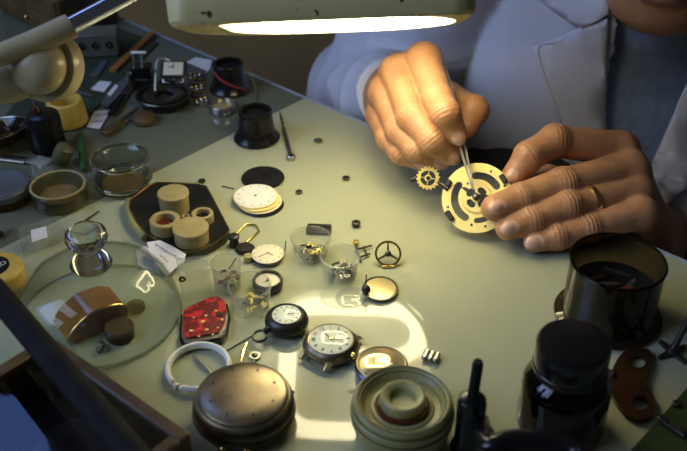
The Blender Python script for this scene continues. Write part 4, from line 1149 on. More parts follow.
# dark wheel stack and clip
c = at(245, 250); b = MB(); b.prism(gear_outline(7, 26, .6), .2, 1.4); b.cyl(5.6, 1.4, 2.4, n=28)
t = thing('ratchet', 'dark ratchet wheel with a small knob beside it, next to the gold wire clip', 'wheel', c); part('wheel', b, M['blackmetal'], t)
b = MB(); b.lathe([(0, .2), (3.8, .2), (4, 1), (3.2, 3), (3.2, 6), (4.2, 7), (4, 8.6), (2.4, 9.4), (0, 9)], 24, (-8, 5, 0)); part('knob', b, M['blackmetal'], t)
ring = wline([(231, 240), (243, 227), (247, 224), (256, 225), (259, 231), (247, 242)], 1.2)
b = MB(); b.tube(ring, .75, 8); single('wire_clip', b, M['brass'], 'bent gold wire clip behind the dark ratchet wheel', 'clip')
b = MB(); b.tube([at(236, 258, 1), at(229, 269, 1)], .45, 6); single('needle', b, M['goldring'], 'short gold needle behind the silver-parts cup', 'needle')

def hands_mb(z, l1, a1, l2, a2, w=.45):
    h1 = MB(); h1.M = Matrix.Translation((0, 0, z)) @ Matrix.Rotation(a1, 4, 'Z'); h1.prism([(-l1 * .2, -w / 2), (l1, -w / 4), (l1, w / 4), (-l1 * .2, w / 2)], 0, .15)
    h2 = MB(); h2.M = Matrix.Translation((0, 0, z + .2)) @ Matrix.Rotation(a2, 4, 'Z'); h2.prism([(-l2 * .2, -w / 2), (l2, -w / 2), (l2, w / 2), (-l2 * .2, w / 2)], 0, .15)
    return h1, h2
def add_hands(t, z, l1, a1, l2, a2, m, w=.45):
    for h in hands_mb(z, l1, a1, l2, a2, w): part('hand', h, m, t)
# dial with hands
c = at(268, 258.5); t = thing('watch_movement', 'bare watch movement with a cream dial and two hands, beside the dark ratchet wheel', 'watch', c, 0)
b = MB(); b.lathe([(0, .2), (10.2, .2), (10.8, 1), (10.8, 3.2), (0, 3.2)], 44); part('movement', b, M['darksteel'], t)
b = MB(); b.lathe([(0, 3.3), (11.2, 3.3), (11.3, 3.9), (10.6, 4.2), (0, 4.3)], 48); part('dial', b, M['cream'], t, 'cream dial')
add_hands(t, 4.4, 7.5, math.radians(216), 5, math.radians(-38), M['numeral'])
b = MB(); b.tube([(10.5, 1, 2), (12, 4, 5), (12.4, 8, 9)], .5, 6); part('stem', b, M['darksteel'], t)
b = MB(); b.lathe([(0, .2), (3.2, .2), (3.4, 1), (3, 4.5), (0, 5)], 20, (-13.5, -3, 0)); part('crown', b, M['olive'], t)
for k in range(12):
    a = k * PI / 6; b = MB(); b.M = Matrix.Rotation(a, 4, 'Z'); b.box(9.6, 0, 4.35, 1.3, .35, .15); part('hour_mark', b, M['numeral'], t)
# small dark cased dial
c = at(268, 287); t = thing('watch_case', 'small dark watch case with a cream dial, behind the pocket watch', 'watch', c, .4)
b = MB(); b.lathe([(0, .2), (9, .2), (10.2, 1.4), (10.4, 5), (9.6, 7), (8.8, 7), (8.4, 4.6), (0, 4.4)], 44); part('case', b, M['blackmetal'], t)
b = MB(); b.lathe([(0, 4.5), (8.2, 4.5), (8.2, 4.9), (0, 5)], 40); part('dial', b, M['cream'], t, 'cream dial')
add_hands(t, 5.1, 4, 1.2, 3, 3.3, M['brass'])
b = MB(); b.cyl(.8, 5, 6, n=12); part('arbor', b, M['numeral'], t)

# --- stacked dials and black plate
c = at(263, 179); t = thing('dial_plate', 'round black dial plate lying behind the stack of cream dials', 'dial', c)
b = MB(); b.lathe([(0, .3), (16.4, .3), (17, .8), (16.6, 1.5), (14, 1.9), (0, 1.9)], 56); part('plate', b, M['matblack'], t)
b = MB(); b.lathe([(5, 1.9), (6, 2.2), (5, 2.4), (4, 2.2), (5, 1.9)], 32, (2, 2, 0)); part('raised_ring', b, M['bronze'], t)
zz = .3
for i, (dx, dy, m, lb) in enumerate(((4.5, -4.5, 'bronze', 'dark brown dial at the bottom of the stack of dials'), (3.2, -2.6, 'cream', 'cream dial second from the bottom of the stack of dials'), (1.6, -1.6, 'gold', 'gilt edged dial under the topmost white dial'), (0, 0, 'cream', 'white enamel dial with fine marks on top of the stack of dials'))):
    c = at(256, 202) + Vector((dx, dy, zz)); t = thing('watch_dial', lb, 'dial', c, .3 * i, 'stacked watch dials')
    b = MB(); b.lathe([(0, 0), (16.6, 0), (17, .5), (16.6, 1), (0, 1.2)], 56); part('disc', b, M[m], t)
    if i == 3:
        b = MB(); b.lathe([(0, 1.22), (15.2, 1.08), (15.2, 1.3), (0, 1.4)], 48); part('face', b, M['whitedial'], t, 'white face')
        b = MB(); b.cyl(.9, 1.3, 1.6, n=12); part('centre_hole', b, M['numeral'], t)
        for k in range(12):
            b = MB(); b.M = Matrix.Rotation(k * PI / 6, 4, 'Z'); b.box(13.2, 0, 1.42, 2.2, .3, .12); part('hour_mark', b, M['numeral'], t)
    zz += 1.45
# --- screwdriver with hexagonal steel end
A, B = at(291, 157, 2.4), at(280, 113, 1.4); t = thing('screwdriver', 'slim steel screwdriver with a round end lying right of the lone eye loupe', 'screwdriver', A)
b = MB(); D = B - A; b.tube([D * .04, D * .1, D * .6, D * .64, D * .7], [1.6, 2.1, 1.9, 1.2, 1.1], 12); part('handle', b, M['steel'], t)
b = MB(); b.tube([D * .68, D * .95, D], [1.1, .8, .5], 8); part('blade', b, M['darksteel'], t)
b = MB(); b.M = Matrix.Translation((0, 0, -.2)); b.lathe([(1.4, -2), (3.2, -2), (3.6, -1), (3.6, 1.4), (3, 2.2), (1.6, 2.2), (1.4, 1), (1.4, -2)], 20); part('swivel_head', b, M['steel'], t)

# --- scattered screws and bits
def screw(label, px, py, r, m='darksteel', h=2.0):
    c = at(px, py); b = MB(); b.lathe([(0, .2), (r * .5, .2), (r * .5, h * .4), (r, h * .45), (r, h * .9), (r * .8, h), (r * .3, h), (r * .25, h * .7), (0, h * .7)], 20); return single('watch_screw', b, M[m], label, 'screw', c, 0, 'loose screws on the glass')
screw('round steel screw lying farthest back on the pale glass, near the tweezers hand', 318, 142.5, 3.4, 'steel', 2.6)
screw('dark round screw lying alone in the open pale glass left of the gold plate', 346, 179.5, 3.0)
screw('tiny dark screw right of the stacked dials', 299, 193.5, 2.7)
screw('tiny dark nut behind the bronze tray', 202, 182.5, 2.9, 'blackmetal')
screw('dark round bead behind the balance wheel', 356, 226.5, 3.2, 'blackmetal', 4)
for lb, p, q, m in (('short dark pin left of the stacked dials', (222, 186), (234, 189), 'blackmetal'), ('long thin dark wire behind the white bracelet', (226, 351), (252, 336), 'blackmetal')):
    b = MB(); b.tube([at(*p, .8), at(*q, .8)], .4, 6); single('needle', b, M[m], lb, 'needle')
b = MB(); b.tube([at(241, 361, 1.7), at(243, 352, 1.7), at(247, 342, 1.7)], [.4, 1.5, .4], 8); single('gold_sliver', b, M['goldring'], 'bright gold sliver standing out left of the pocket watch ring', 'watch part')
c = at(255, 357); t = thing('tiny_gear', 'tiny toothed wheel on a stem above the big tarnished tin', 'wheel', c)
b = MB(); b.prism(gear_outline(3.6, 16, .5), .4, 1.2, holes=[circ(2.2, 16)]); part('rim', b, M['steel'], t)
b = MB(); b.lathe([(0, .3), (1.4, .3), (1.4, 2), (0, 2.4)], 12); part('hub', b, M['darksteel'], t)
b = MB(); b.tube([(0, -3, .9), (0, -7, .9)], .6, 6); part('stem', b, M['darksteel'], t)

# --- bridge tool, balance wheel, ring with bead, gilt oval
c = at(361, 251); t = thing('pallet_fork', 'tiny brass bridge with crossed arms between the cups and the balance wheel', 'watch part', c)
for (p, q) in (((355, 241), (361, 262)), ((355, 250), (372, 246)), ((359, 258), (370, 254)), ((364, 247), (367, 256))):
    b = MB(); b.tube([at(*p, 1.6) - c, at(*q, 1.6) - c], .7, 6); part('arm', b, M['bronze'], t)
b = MB(); q = at(356, 243, 1.6) - c; b.lathe([(0, -1), (2, -1), (2.2, 0), (2, 1.2), (0, 1.4)], 14, tuple(q)); part('boss', b, M['brass'], t)
c = at(388, 264); t = thing('balance', 'round three-spoked balance wheel with a flat foot, standing alone left of the gold plate', 'wheel', c + Vector((0, 0, .4)), dirang((378, 264), (398, 264)))
WM = Matrix.Translation((0, 3, 6.2)) @ Matrix.Rotation(math.radians(40), 4, 'X')
b = MB(); b.M = WM; b.lathe([(7.8, -1), (9.2, -1), (9.4, 0), (9.2, 1), (7.8, 1), (7.6, 0), (7.8, -1)], 44); part('rim', b, M['brass'], t)
for k in range(3):
    b = MB(); b.M = WM @ Matrix.Rotation(PI / 2 + k * 2 * PI / 3, 4, 'Z'); b.prism([(1, -.9), (8, -.5), (8, .5), (1, .9)], -.4, .5); part('spoke', b, M['darksteel'], t)
b = MB(); b.M = WM; b.lathe([(0, -1), (2, -1), (2.2, .6), (1, 1.6), (.6, 3.5), (0, 3.6)], 16); part('hub', b, M['darksteel'], t)
b = MB(); b.box(0, -4, .8, 9, 3, 1.6, 0, .4); part('foot', b, M['brass'], t)
c = at(380, 291); t = thing('oval_case', 'small oval gilt case back with a dark rim, right of the clear watch crystal', 'case', c, 0)
b = MB(); b.lathe([(0, .2), (11.4, .2), (12.2, 1), (12, 2.4), (11, 2.6), (10.6, 1.8), (0, 1.3)], 48, sx=1.0, sy=1.08); part('rim', b, M['darksteel'], t)
b = MB(); b.lathe([(0, 1.4), (10.4, 1.9), (10.5, 2.1), (0, 2.0)], 44, sx=1.0, sy=1.08); part('face', b, M['goldback'], t, 'gilt face')
c = at(368, 297); t = thing('bead_stem', 'dark round bead on a thin upright pin at the edge of the gilt case back', 'watch part', at(366, 293, 2.7))
b = MB(); b.ball((0, 0, 3.2), 3.0, 10); part('bead', b, M['blackmetal'], t)
b = MB(); b.tube([(0, 1, 5), (0, 3, 13)], .5, 6); part('pin', b, M['darksteel'], t)
b = MB(); b.lathe([(0, 0), (5, 0), (5.4, .3), (3, 1), (0, 1)], 20); part('washer', b, M['g_cup'], t)
c = at(351, 298); b = MB(); b.lathe([(0, 1.8), (5.4, 1.4), (9.4, .3), (10.2, .3), (10, 1.1), (6, 2.3), (0, 2.7)], 44)
single('watch_crystal', b, M['g_cup'], 'clear round watch crystal lying flat, left of the gilt case back', 'crystal', c)

# --- red watch
po = [(181, 316), (196, 308), (212, 301), (221, 300), (228, 305), (231, 318), (228, 335), (222, 342), (200, 346), (184, 348), (180, 340)]
c = at(206, 324); t = thing('red_watch', 'red printed watch dial in a black cushion case, in front of the clear box', 'watch', c)
b = MB(); b.prism([rel(at(x, y + 4), c) for x, y in po], .3, 3.4); part('case', b, M['black'], t)
def scalep(pp, s, cx, cy): return [(cx + (x - cx) * s, cy + (y - cy) * s) for x, y in pp]
b = MB(); b.prism([rel(at(x, y + 2.6), c) for x, y in scalep(po, .92, 205, 324)], 3.4, 4.6); part('bezel', b, M['steel'], t)
b = MB(); b.prism([rel(at(x, y), c) for x, y in scalep(po, .86, 206, 323)], 4.6, 5.6); part('dial', b, M['red'], t, 'red and dark printed dial')
for (x, y, r) in ((206, 316, .8), (203, 322, 1), (207, 330, .9), (216, 311, .7), (222, 320, .8), (191, 331, 1.0), (213, 335, .7), (199, 337, .6), (218, 328, .6), (194, 318, .6)):
    q = at(x, y, 5.6) - c; b = MB(); b.lathe([(0, 0), (r, 0), (r * .9, .3), (0, .4)], 10, tuple(q), sx=1.4); part('gold_mark', b, M['gold'], t, 'gold marks')
q = at(219, 315, 5.6) - c; b = MB(); b.cyl(2.2, 0, .6, tuple(q), 16); part('black_mark', b, M['blackmetal'], t, 'dark round mark')

# --- white bracelet with clasp, pin inside
cc = at(199, 371); ang = [math.radians(a) for a in range(-112, 228, 8)]
rx, ry = 18.3, 19.4
pts = [(rx * math.cos(a), ry * math.sin(a), 3.0) for a in ang]
t = thing('bracelet', 'white plastic bangle lying open with a beaded clasp, in front of the red watch', 'bracelet', cc)
b = MB(); b.tube(pts, 1.75, 10, flat=1.5); part('band', b, M['whiteplastic'], t)
for k, a in enumerate((232, 238, 243)):
    b = MB(); b.ball((rx * math.cos(math.radians(a)), ry * math.sin(math.radians(a)), 2.3), 2.1 - .2 * k, 8); part('clasp_bead', b, M['ivory'] if k % 2 else M['whiteplastic'], t)
b = MB(); b.tube([at(193, 355, 1.4), at(199, 362, 1.4), at(208, 370, 1.4), at(212, 374, 1.4)], [.5, 1.1, 1.1, .5], 8); single('spring_bar', b, M['steel'], 'steel spring bar lying inside the white bangle', 'pin')

# --- pocket watch
c = at(287, 328); t = thing('pocket_watch', 'small dark pocket watch with a round window and ring, left of the big wristwatch', 'watch', c, 0)
b = MB(); b.lathe([(0, .3), (8, .4), (12, 1.6), (13.8, 4.4), (14, 6.6), (13.2, 9), (11, 11.2), (9.8, 11.6), (9.2, 11), (0, 10.6)], 56); part('case', b, M['blackmetal'], t)
b = MB(); b.lathe([(0, 10.7), (9, 10.7), (9, 11.1), (0, 11.2)], 44); part('dial', b, M['whitedial'], t, 'white dial')
for k in range(12): b = MB(); b.M = Matrix.Rotation(k * PI / 6, 4, 'Z'); b.box(7.2, 0, 11.3, 1.8, .45, .15); part('hour_mark', b, M['numeral'], t)
add_hands(t, 11.4, 5.5, .1, 4, 2.1, M['numeral'])
b = MB(); b.lathe([(9.4, 11.3), (9.2, 11.8), (6, 12.9), (0, 13.3), (0, 12.9), (6, 12.5), (9, 11.5), (9.4, 11.3)], 44); part('crystal', b, M['g_clear'], t)
da = dirang((280, 330), (266, 337)); MX = Matrix.Rotation(da, 4, 'Z')
b = MB(); b.M = MX; b.tube([(13, 0, 6), (16, 0, 6), (17.5, 0, 5.6)], [2.2, 2.2, 1.8], 14); part('crown', b, M['bronze'], t)
b = MB(); b.M = MX @ Matrix.Translation((20.3, 0, 4)) @ Matrix.Rotation(.18, 4, 'Y'); b.tube([(4.6 * math.cos(k * PI / 16), 4.6 * math.sin(k * PI / 16), 0) for k in range(32)], .8, 8, closed=True); part('ring', b, M['bronze'], t)

# --- big wristwatch
c = at(331, 351); wa = dirang((312, 368), (354, 330)); t = thing('wristwatch', 'large strapless wristwatch with a white numbered dial in a silver cushion case', 'watch', c, wa)
out = []
for k in range(64):
    a = 2 * PI * k / 64; ca, sa = math.cos(a), math.sin(a)
    rr_ = 16.6 / (abs(ca) ** 2.35 + abs(sa) ** 2.35) ** (1 / 2.35); out.append((rr_ * ca, rr_ * sa))
b = MB()
L = [(.72, .3), (.9, 1.4), (1.0, 4), (1.0, 5.5), (.96, 7.5), (.90, 8.6)]
vs = [(x * s, y * s, z) for s, z in L for x, y in out] + [(14.4 * math.cos(2 * PI * k / 64), 14.4 * math.sin(2 * PI * k / 64), 9.6) for k in range(64)] + [(13.6 * math.cos(2 * PI * k / 64), 13.6 * math.sin(2 * PI * k / 64), 9.2) for k in range(64)]
fs = [tuple(reversed(range(64)))]
for r_ in range(len(L) + 1):
    for k in range(64):
        j = (k + 1) % 64; fs.append((r_ * 64 + k, r_ * 64 + j, (r_ + 1) * 64 + j, (r_ + 1) * 64 + k))
fs.append(tuple(range((len(L) + 1) * 64, (len(L) + 2) * 64)))
b.add(vs, fs); part('case', b, M['tin'], t, 'silver cushion case')
b = MB(); b.lathe([(0, 9.3), (13.4, 9.3), (13.4, 9.5), (0, 9.6)], 56); part('dial', b, M['whitedial'], t, 'white enamel dial')
NUM = ['III', 'II', 'I', 'XII', 'XI', 'X', 'IX', 'VIII', 'VII', 'VI', 'V', 'IIII']
numw = ['3', '2', '1', '12', '11', '10', '9', '8', '7', '6', '5', '4']
for k in range(12):
    a = k * PI / 6 - .35; text(numw[k], (10.6 * math.cos(a), 10.6 * math.sin(a), 9.68), a - PI / 2, 3.5, M['numeral'], t, 'numeral')
add_hands(t, 9.8, 9, -1.05, 6, 1.3, M['numeral'], .7)
b = MB(); b.lathe([(0, 9.6), (1.3, 9.6), (1.3, 10.6), (0, 10.9)], 16); part('arbor', b, M['brass'], t)
b = MB(); b.lathe([(13.5, 9.5), (13, 10.4), (8, 11.8), (0, 12.3), (0, 11.9), (8, 11.4), (12.8, 10), (13.5, 9.5)], 48); part('crystal', b, M['g_clear'], t)
for s in (1, -1):
    b = MB()
    for y in (-9, 9): b.tube([(s * 12, y, 4.5), (s * 16.5, y, 3.4), (s * 18.6, y, 2.2)], [2.6, 1.7, 1.0], 10)
    b.tube([(s * 18.4, -10.6, 2.3), (s * 19.4, 0, 1.8), (s * 18.4, 10.6, 2.3)], .6, 8)
    part('lug', b, M['goldback'] if s < 0 else M['steel'], t)
b = MB(); b.M = Matrix.Rotation(-PI / 2, 4, 'Z') @ Matrix.Translation((15.2, 0, 5)) @ Matrix.Rotation(PI / 2, 4, 'Y'); b.cyl(2.3, 0, 3, n=18, b=.4); part('crown', b, M['brass'], t)

# --- gilt watch back
c = at(381, 373); t = thing('watch', 'round watch lying face down showing a polished gilt back, behind the olive pulley', 'watch', c)
b = MB(); b.lathe([(0, .3), (13, .3), (15.6, 1.6), (16.2, 4), (15.8, 6.4), (15.2, 7), (0, 7)], 56); part('case', b, M['bluesteel'], t, 'blued steel side')
b = MB(); b.lathe([(15.6, 6.2), (15.9, 7.2), (15, 8.2), (14.2, 8.1), (14, 7), (15.6, 6.2)], 56); part('rim', b, M['bronze'], t)
b = MB(); b.lathe([(0, 9.9), (4, 9.75), (8, 9.28), (11, 8.6), (14.2, 7.6), (14.2, 7.2), (0, 7.2)], 56); part('back', b, M['goldback'], t, 'polished gilt back')
for (x, y) in ((4, 2), (6, -3), (-2, 3)): b = MB(); b.cyl(.7, 9.0, 9.9, (x, y, 0), 10); part('screw', b, M['darksteel'], t)
# --- clasp link
c = at(431, 359); t = thing('clasp_link', 'small steel bracelet clasp link lying alone on the pale glass behind the olive pulley', 'link', c, dirang((424, 357), (440, 361)))
for dx in (-3.4, 0, 3.4): b = MB(); b.box(dx, 0, 2, 2.9, 8.5, 3.4, 0, .8); part('link', b, M['steel'], t)
b = MB(); b.tube([(-5, 3, 2), (5, 3, 2)], .8, 8); b.tube([(-5, -3, 2), (5, -3, 2)], .8, 8); part('pin', b, M['darksteel'], t)
b = MB(); b.tube([at(348, 391, .8), at(351, 390, 1.2), at(357, 389, .8), at(357, 395, .8)], .4, 6); single('wire_hook', b, M['darksteel'], 'tiny bent wire hook left of the olive pulley', 'hook')

# --- big tarnished tin with pierced top
c = at(245, 418); t = thing('round_tin', 'large tarnished silver round tin with eight tiny holes in its top', 'tin', c, .2)
b = MB(); b.lathe([(0, .3), (22, .3), (26.5, 2), (29, 5.5), (29.4, 7.5), (28.6, 9.2), (29, 10.5), (28.4, 13), (26.8, 15)], 72); part('body', b, M['tinside'], t)
b = MB(); b.lathe([(26.8, 15), (27.4, 16), (26.6, 17.6), (25.2, 18.2), (24.6, 19.4), (23, 20.2), (16, 20.8), (0, 21.1)], 72); part('lid', b, M['tin'], t, 'polished pierced lid')
for k in range(8):
    a = k * PI / 4 + .2; b = MB(); b.cyl(.62, 20.4, 21.0, (18.6 * math.cos(a), 18.6 * math.sin(a), 0), 10); part('hole', b, M['numeral'], t, 'tiny dark hole')
for (px, py) in ((214, 447), (236, 452)):
    q = at(px, py, 3) - c; b = MB(); b.tube([(q.x * .92, q.y * .92, 4), (q.x, q.y, 3.6)], 1.8, 10); b.ball((q.x, q.y, 3.6), 2.2, 8); part('hinge_knob', b, M['brass'], t)
q = at(298, 401, 3) - c; b = MB(); b.tube([(q.x * .93, q.y * .93, 5), (q.x, q.y, 4)], 1.1, 8); part('catch', b, M['darksteel'], t)

# --- olive stepped pulley
c = at(401, 436); t = thing('stepped_pulley', 'olive green ringed plastic pulley pot standing between the big tin and the black punch', 'pot', c)
b = MB(); b.lathe([(0, .3), (23, .3), (24, 1), (24, 4), (25.6, 5), (25.6, 9), (26.6, 10), (26.6, 14), (28, 15), (28.2, 18.5), (27.4, 20), (28.2, 21), (28, 24), (27, 25), (27, 27.4), (26, 28.8), (24.6, 28.8), (23.4, 27.2), (21.4, 25.0), (20.6, 23.2), (17.6, 22.4), (17, 23.4), (15.4, 23.6), (14.6, 22.6), (0, 22.2)], 80); part('bowl', b, M['olive'], t, sharp=28)
for rg, zg in ((25.3, 29.0), (23.2, 27.3), (28.2, 20.0), (27.3, 25.1), (26.7, 14.3)):
    b = MB(); b.tube([(rg * math.cos(k * PI / 40), rg * math.sin(k * PI / 40), zg) for k in range(80)], .38, 6, closed=True); part('groove', b, M['darkolive'], t, 'dark groove line')
b = MB(); b.lathe([(0, 22.4), (14, 22.6), (14.4, 23.6), (14, 26), (13.4, 26.8), (13.2, 25.8), (0, 25.6)], 60); part('collar', b, M['redbrown'], t, 'dark red collar')
b = MB(); b.lathe([(12.6, 25.6), (12.9, 29), (12.2, 31), (11, 31.8), (9, 31.4), (7.4, 30), (6.8, 27), (0, 26.4)], 60); part('core', b, M['olive'], t)

# --- black bench punch with rod and curved handle
c = at(467, 450); t = thing('bench_punch', 'black bench punch with upright rod, right of the olive pulley', 'tool', c)
b = MB(); b.lathe([(0, .3), (9.4, .3), (9.8, 2), (9.4, 5), (8.2, 7), (7.8, 10), (7.8, 36), (7.2, 39), (5, 40.6), (0, 41)], 40); part('post', b, M['black'], t)
b = MB(); b.tube([(0, 0, 40), (.4, 0, 52), (.8, 0, 64), (.8, 0, 66)], [3.1, 2.9, 2.9, 2.2], 18); part('rod', b, M['matblack'], t)
ZG = 30
b = MB(); b.tube(spline([Vector((5, 0, 22)), at(488, 448, ZG) - c, at(508, 444, ZG + 1) - c, at(530, 443, ZG + 1) - c, at(556, 446, ZG) - c, at(578, 454, ZG) - c, at(590, 474, ZG) - c], 6), [5.5] * 3 + [6.6] * 4 + [7.2] * 24 + [7.4] * 6, 20)
part('curved_arm', b, M['black'], t, 'glossy curved arm')

# --- brown bottle
c = at(559, 424); t = thing('brown_bottle', 'dark brown glass bottle with a black screw cap, left of the copper key', 'bottle', c)
b = MB(); b.lathe([(0, .4), (22, .4), (24, 2), (24.4, 6), (24.4, 30), (23, 35), (18.5, 39.5), (17, 41), (17, 46), (15.6, 46), (15.6, 40.6), (21.6, 34.4), (23, 30), (23, 4), (0, 3)], 64); part('glass', b, M['g_bottle'], t)
b = MB(); b.lathe([(0, 3.2), (22.6, 3.4), (22.6, 20), (0, 20.2)], 48); part('contents', b, M['redbrown'], t, 'dark red brown contents')
b = MB()
n_ = 90; ring_ = []
prof = [(17.6, 41.5), (19.4, 41.5), (19.8, 42.4), (19.8, 60), (18.8, 61.8), (16.5, 62.4), (0, 62.2)]
b.lathe(prof, 90); part('cap', b, M['black'], t, 'black screw cap')
b = MB(); b.lathe([(19.8, 44), (20.2, 44.4), (20.2, 46), (19.8, 46.4)], 64); part('cap_band', b, M['black'], t)

# --- smoked jar with blades inside
c = at(607, 316); t = thing('smoked_jar', 'large smoked brown jar holding dark watch tools, beside the hand with the ring', 'jar', c)
b = MB(); b.lathe([(0, .4), (31, .4), (33.6, 1), (34, 2.6), (32, 3.6), (30, 5), (29.2, 10), (29, 43), (29.8, 44), (29, 45), (27.6, 44.4), (27.4, 6), (0, 3)], 80); part('wall', b, M['g_smoke'], t)
b = MB(); b.tube([(33.6 * math.cos(k * PI / 40), 33.6 * math.sin(k * PI / 40), 1.6) for k in range(80)], .9, 8, closed=True); part('foot_rim', b, M['g_jar'], t, 'pale foot rim')
b = MB(); b.tube([(29 * math.cos(k * PI / 40), 29 * math.sin(k * PI / 40), 44.6) for k in range(80)], .9, 8, closed=True); part('rim', b, M['g_smoke'], t)
b = MB(); b.lathe([(0, 3.4), (26.8, 3.6), (26.8, 24), (0, 25)], 56); part('felt_filling', b, M['matblack'], t, 'dark filling')
rs = random.Random(5)
for i, (x, y, a, L_, m) in enumerate(((-10, 6, .4, 20, 'darksteel'), (-6, -2, .2, 22, 'steel'), (4, 8, -.3, 18, 'darksteel'), (8, -6, .9, 16, 'darksteel'), (-12, -8, -.2, 14, 'bluesteel'), (2, -14, .1, 12, 'redbrown'))):
    b = MB(); b.prism([(-L_ / 2, -1.8), (L_ / 2 - 4, -2), (L_ / 2, 0), (L_ / 2 - 4, 1.4), (-L_ / 2, 1.4)], -.5, .5)
    single('watch_tool', b, M[m], 'small dark blade lying inside the smoked brown jar' if m != 'redbrown' else 'red brown sliver lying inside the smoked brown jar', 'blade', c + Vector((x, y, 27 + i * 1.3)), a, 'blades in the smoked jar', rot=(rs.uniform(-.15, .15), rs.uniform(-.15, .15), a))

# --- copper key, T key, green plate
ko = [(609, 381), (614, 368), (623, 356), (633, 353), (645, 353), (651, 359), (650, 371), (646, 381), (646, 391), (652, 402), (654, 414), (648, 423), (636, 424), (623, 417), (614, 405), (609, 393)]
c = at(628, 385); t = thing('winding_key', 'copper butterfly winding key with two holes, right of the brown bottle', 'key', c)
def pxc(cx, cy, rx_, ry_, n=20): return [rel(at(cx + rx_ * math.cos(2 * PI * k / n), cy + ry_ * math.sin(2 * PI * k / n)), c) for k in range(n)]
kp = [rel(at(x, y), c) for x, y in ko]
sm = spline([(x, y, 0) for x, y in kp + [kp[0]]], 3)[:-1]
b = MB(); b.prism([(v.x, v.y) for v in sm], 1.2, 3.8, holes=[pxc(637, 366, 8, 6.5), pxc(639, 408, 8, 7)]); part('bow', b, M['copper'], t)
b = MB(); b.tube([rel(at(612, 380), c) + (3.6,), rel(at(603, 378), c) + (3.6,), rel(at(599, 377), c) + (3.6,)], [3.3, 3.2, 3.2], 14); part('shank', b, M['steel'], t)
A, B = at(668, 352, 4), at(688, 314, 26); t = thing('bow_drill', 'dark thin winder with a star shaped foot at the right edge, beside the copper key', 'tool', at(672, 354))
D = B - at(668, 353); b = MB(); b.tube([Vector((0, 0, 4)), D * .3 + Vector((0, 0, 3)), D * 1.3], [2.6, 1.9, 1.7], 12); part('shaft', b, M['blackmetal'], t)
for k in range(4):
    b = MB(); b.M = Matrix.Rotation(k * PI / 2 + .5, 4, 'Z'); b.prism([(0, -2.6), (11, -.8), (11, .8), (0, 2.6)], .3, 2.6); part('foot', b, M['blackmetal'], t)
b = MB(); b.lathe([(0, .3), (4, .3), (4.4, 2), (3, 5), (0, 6)], 18); part('hub', b, M['blackmetal'], t)
c = at(672, 432); t = thing('green_plate', 'dark green painted plate with screws at the lower right edge', 'plate', c)
b = MB(); b.prism([rel(at(x, y), c) for x, y in [(630, 455), (690, 388), (760, 430), (700, 500)]], .3, 4); part('plate', b, M['plate_green'], t)
for (x, y) in ((676, 405), (662, 420), (681, 432)):
    q = at(x, y, 4) - c; b = MB(); b.lathe([(0, 0), (2.6, 0), (2.6, 1.2), (2, 1.8), (0, 1.9)], 18, tuple(q)); part('screw', b, M['blackmetal'], t)
b = MB(); b.tube([at(661, 421, 5.4) - c, at(684, 437, 5.4) - c], 1.3, 10); part('bolt', b, M['blackmetal'], t)

# --- display case at the near left
ZT = 30.0
F, R_ = at(49, 334, ZT), at(191, 433, ZT); e1 = (R_ - F).normalized(); e2 = Vector((0, 0, 1)).cross(e1) * -1
LF = (R_ - F).length; WF = 150.0
cs = Vector((F.x, F.y, 0)); t = thing('display_case', 'dark wooden display case with a glass lid at the near left corner', 'case', cs + Vector((0, 0, .3)), math.atan2(e1.y, e1.x))
# local: x along the long edge, -y towards the near left
def wallbar(x0, x1, y0, y1, z0, z1):
    b = MB(); b.box((x0 + x1) / 2, (y0 + y1) / 2, (z0 + z1) / 2, abs(x1 - x0), abs(y1 - y0), z1 - z0, 0, 1.0); return b
T_ = 7.5
for (x0, x1, y0, y1) in ((0, LF, -T_, 0), (0, LF, -WF, -WF + T_), (0, T_, -WF + T_, -T_), (LF - T_, LF, -WF + T_, -T_)):
    part('side_rail', wallbar(x0, x1, y0, y1, 0, ZT), M['wood_dark'], t)
part('bottom', wallbar(T_, LF - T_, -WF + T_, -T_, 0, 3), M['matblack'], t)
part('glass_lid', wallbar(T_ - 1, LF - T_ + 1, -WF + T_ - 1, -T_ + 1, ZT - 5, ZT - 3), M['g_lid'], t, 'glass lid')
b = MB(); b.lathe([(0, 0), (27, 0), (28, 1), (28, 7), (27, 8.4), (23, 9), (0, 9)], 64); q = at(84, 452, 12) - cs
RM = Matrix.Rotation(-math.atan2(e1.y, e1.x), 4, 'Z'); ql = RM @ Vector((q.x, q.y, 0))
single('clock_dial', b, M['blackmetal'], 'round dark mottled disc lying inside the wooden display case', 'disc', cs + Vector((q.x, q.y, 3.6)))
# raised black edge of the case's second lid
A, B = at(-10, 286, 62), at(146, 470, 62)
b = MB(); b.tube([Matrix.Rotation(-math.atan2(e1.y, e1.x), 4, 'Z') @ (v - cs) for v in (A, A + (B - A) * .5, B)], 7.5, 14, flat=.8)
part('lid_edge', b, M['matblack'], t, 'black raised lid edge')

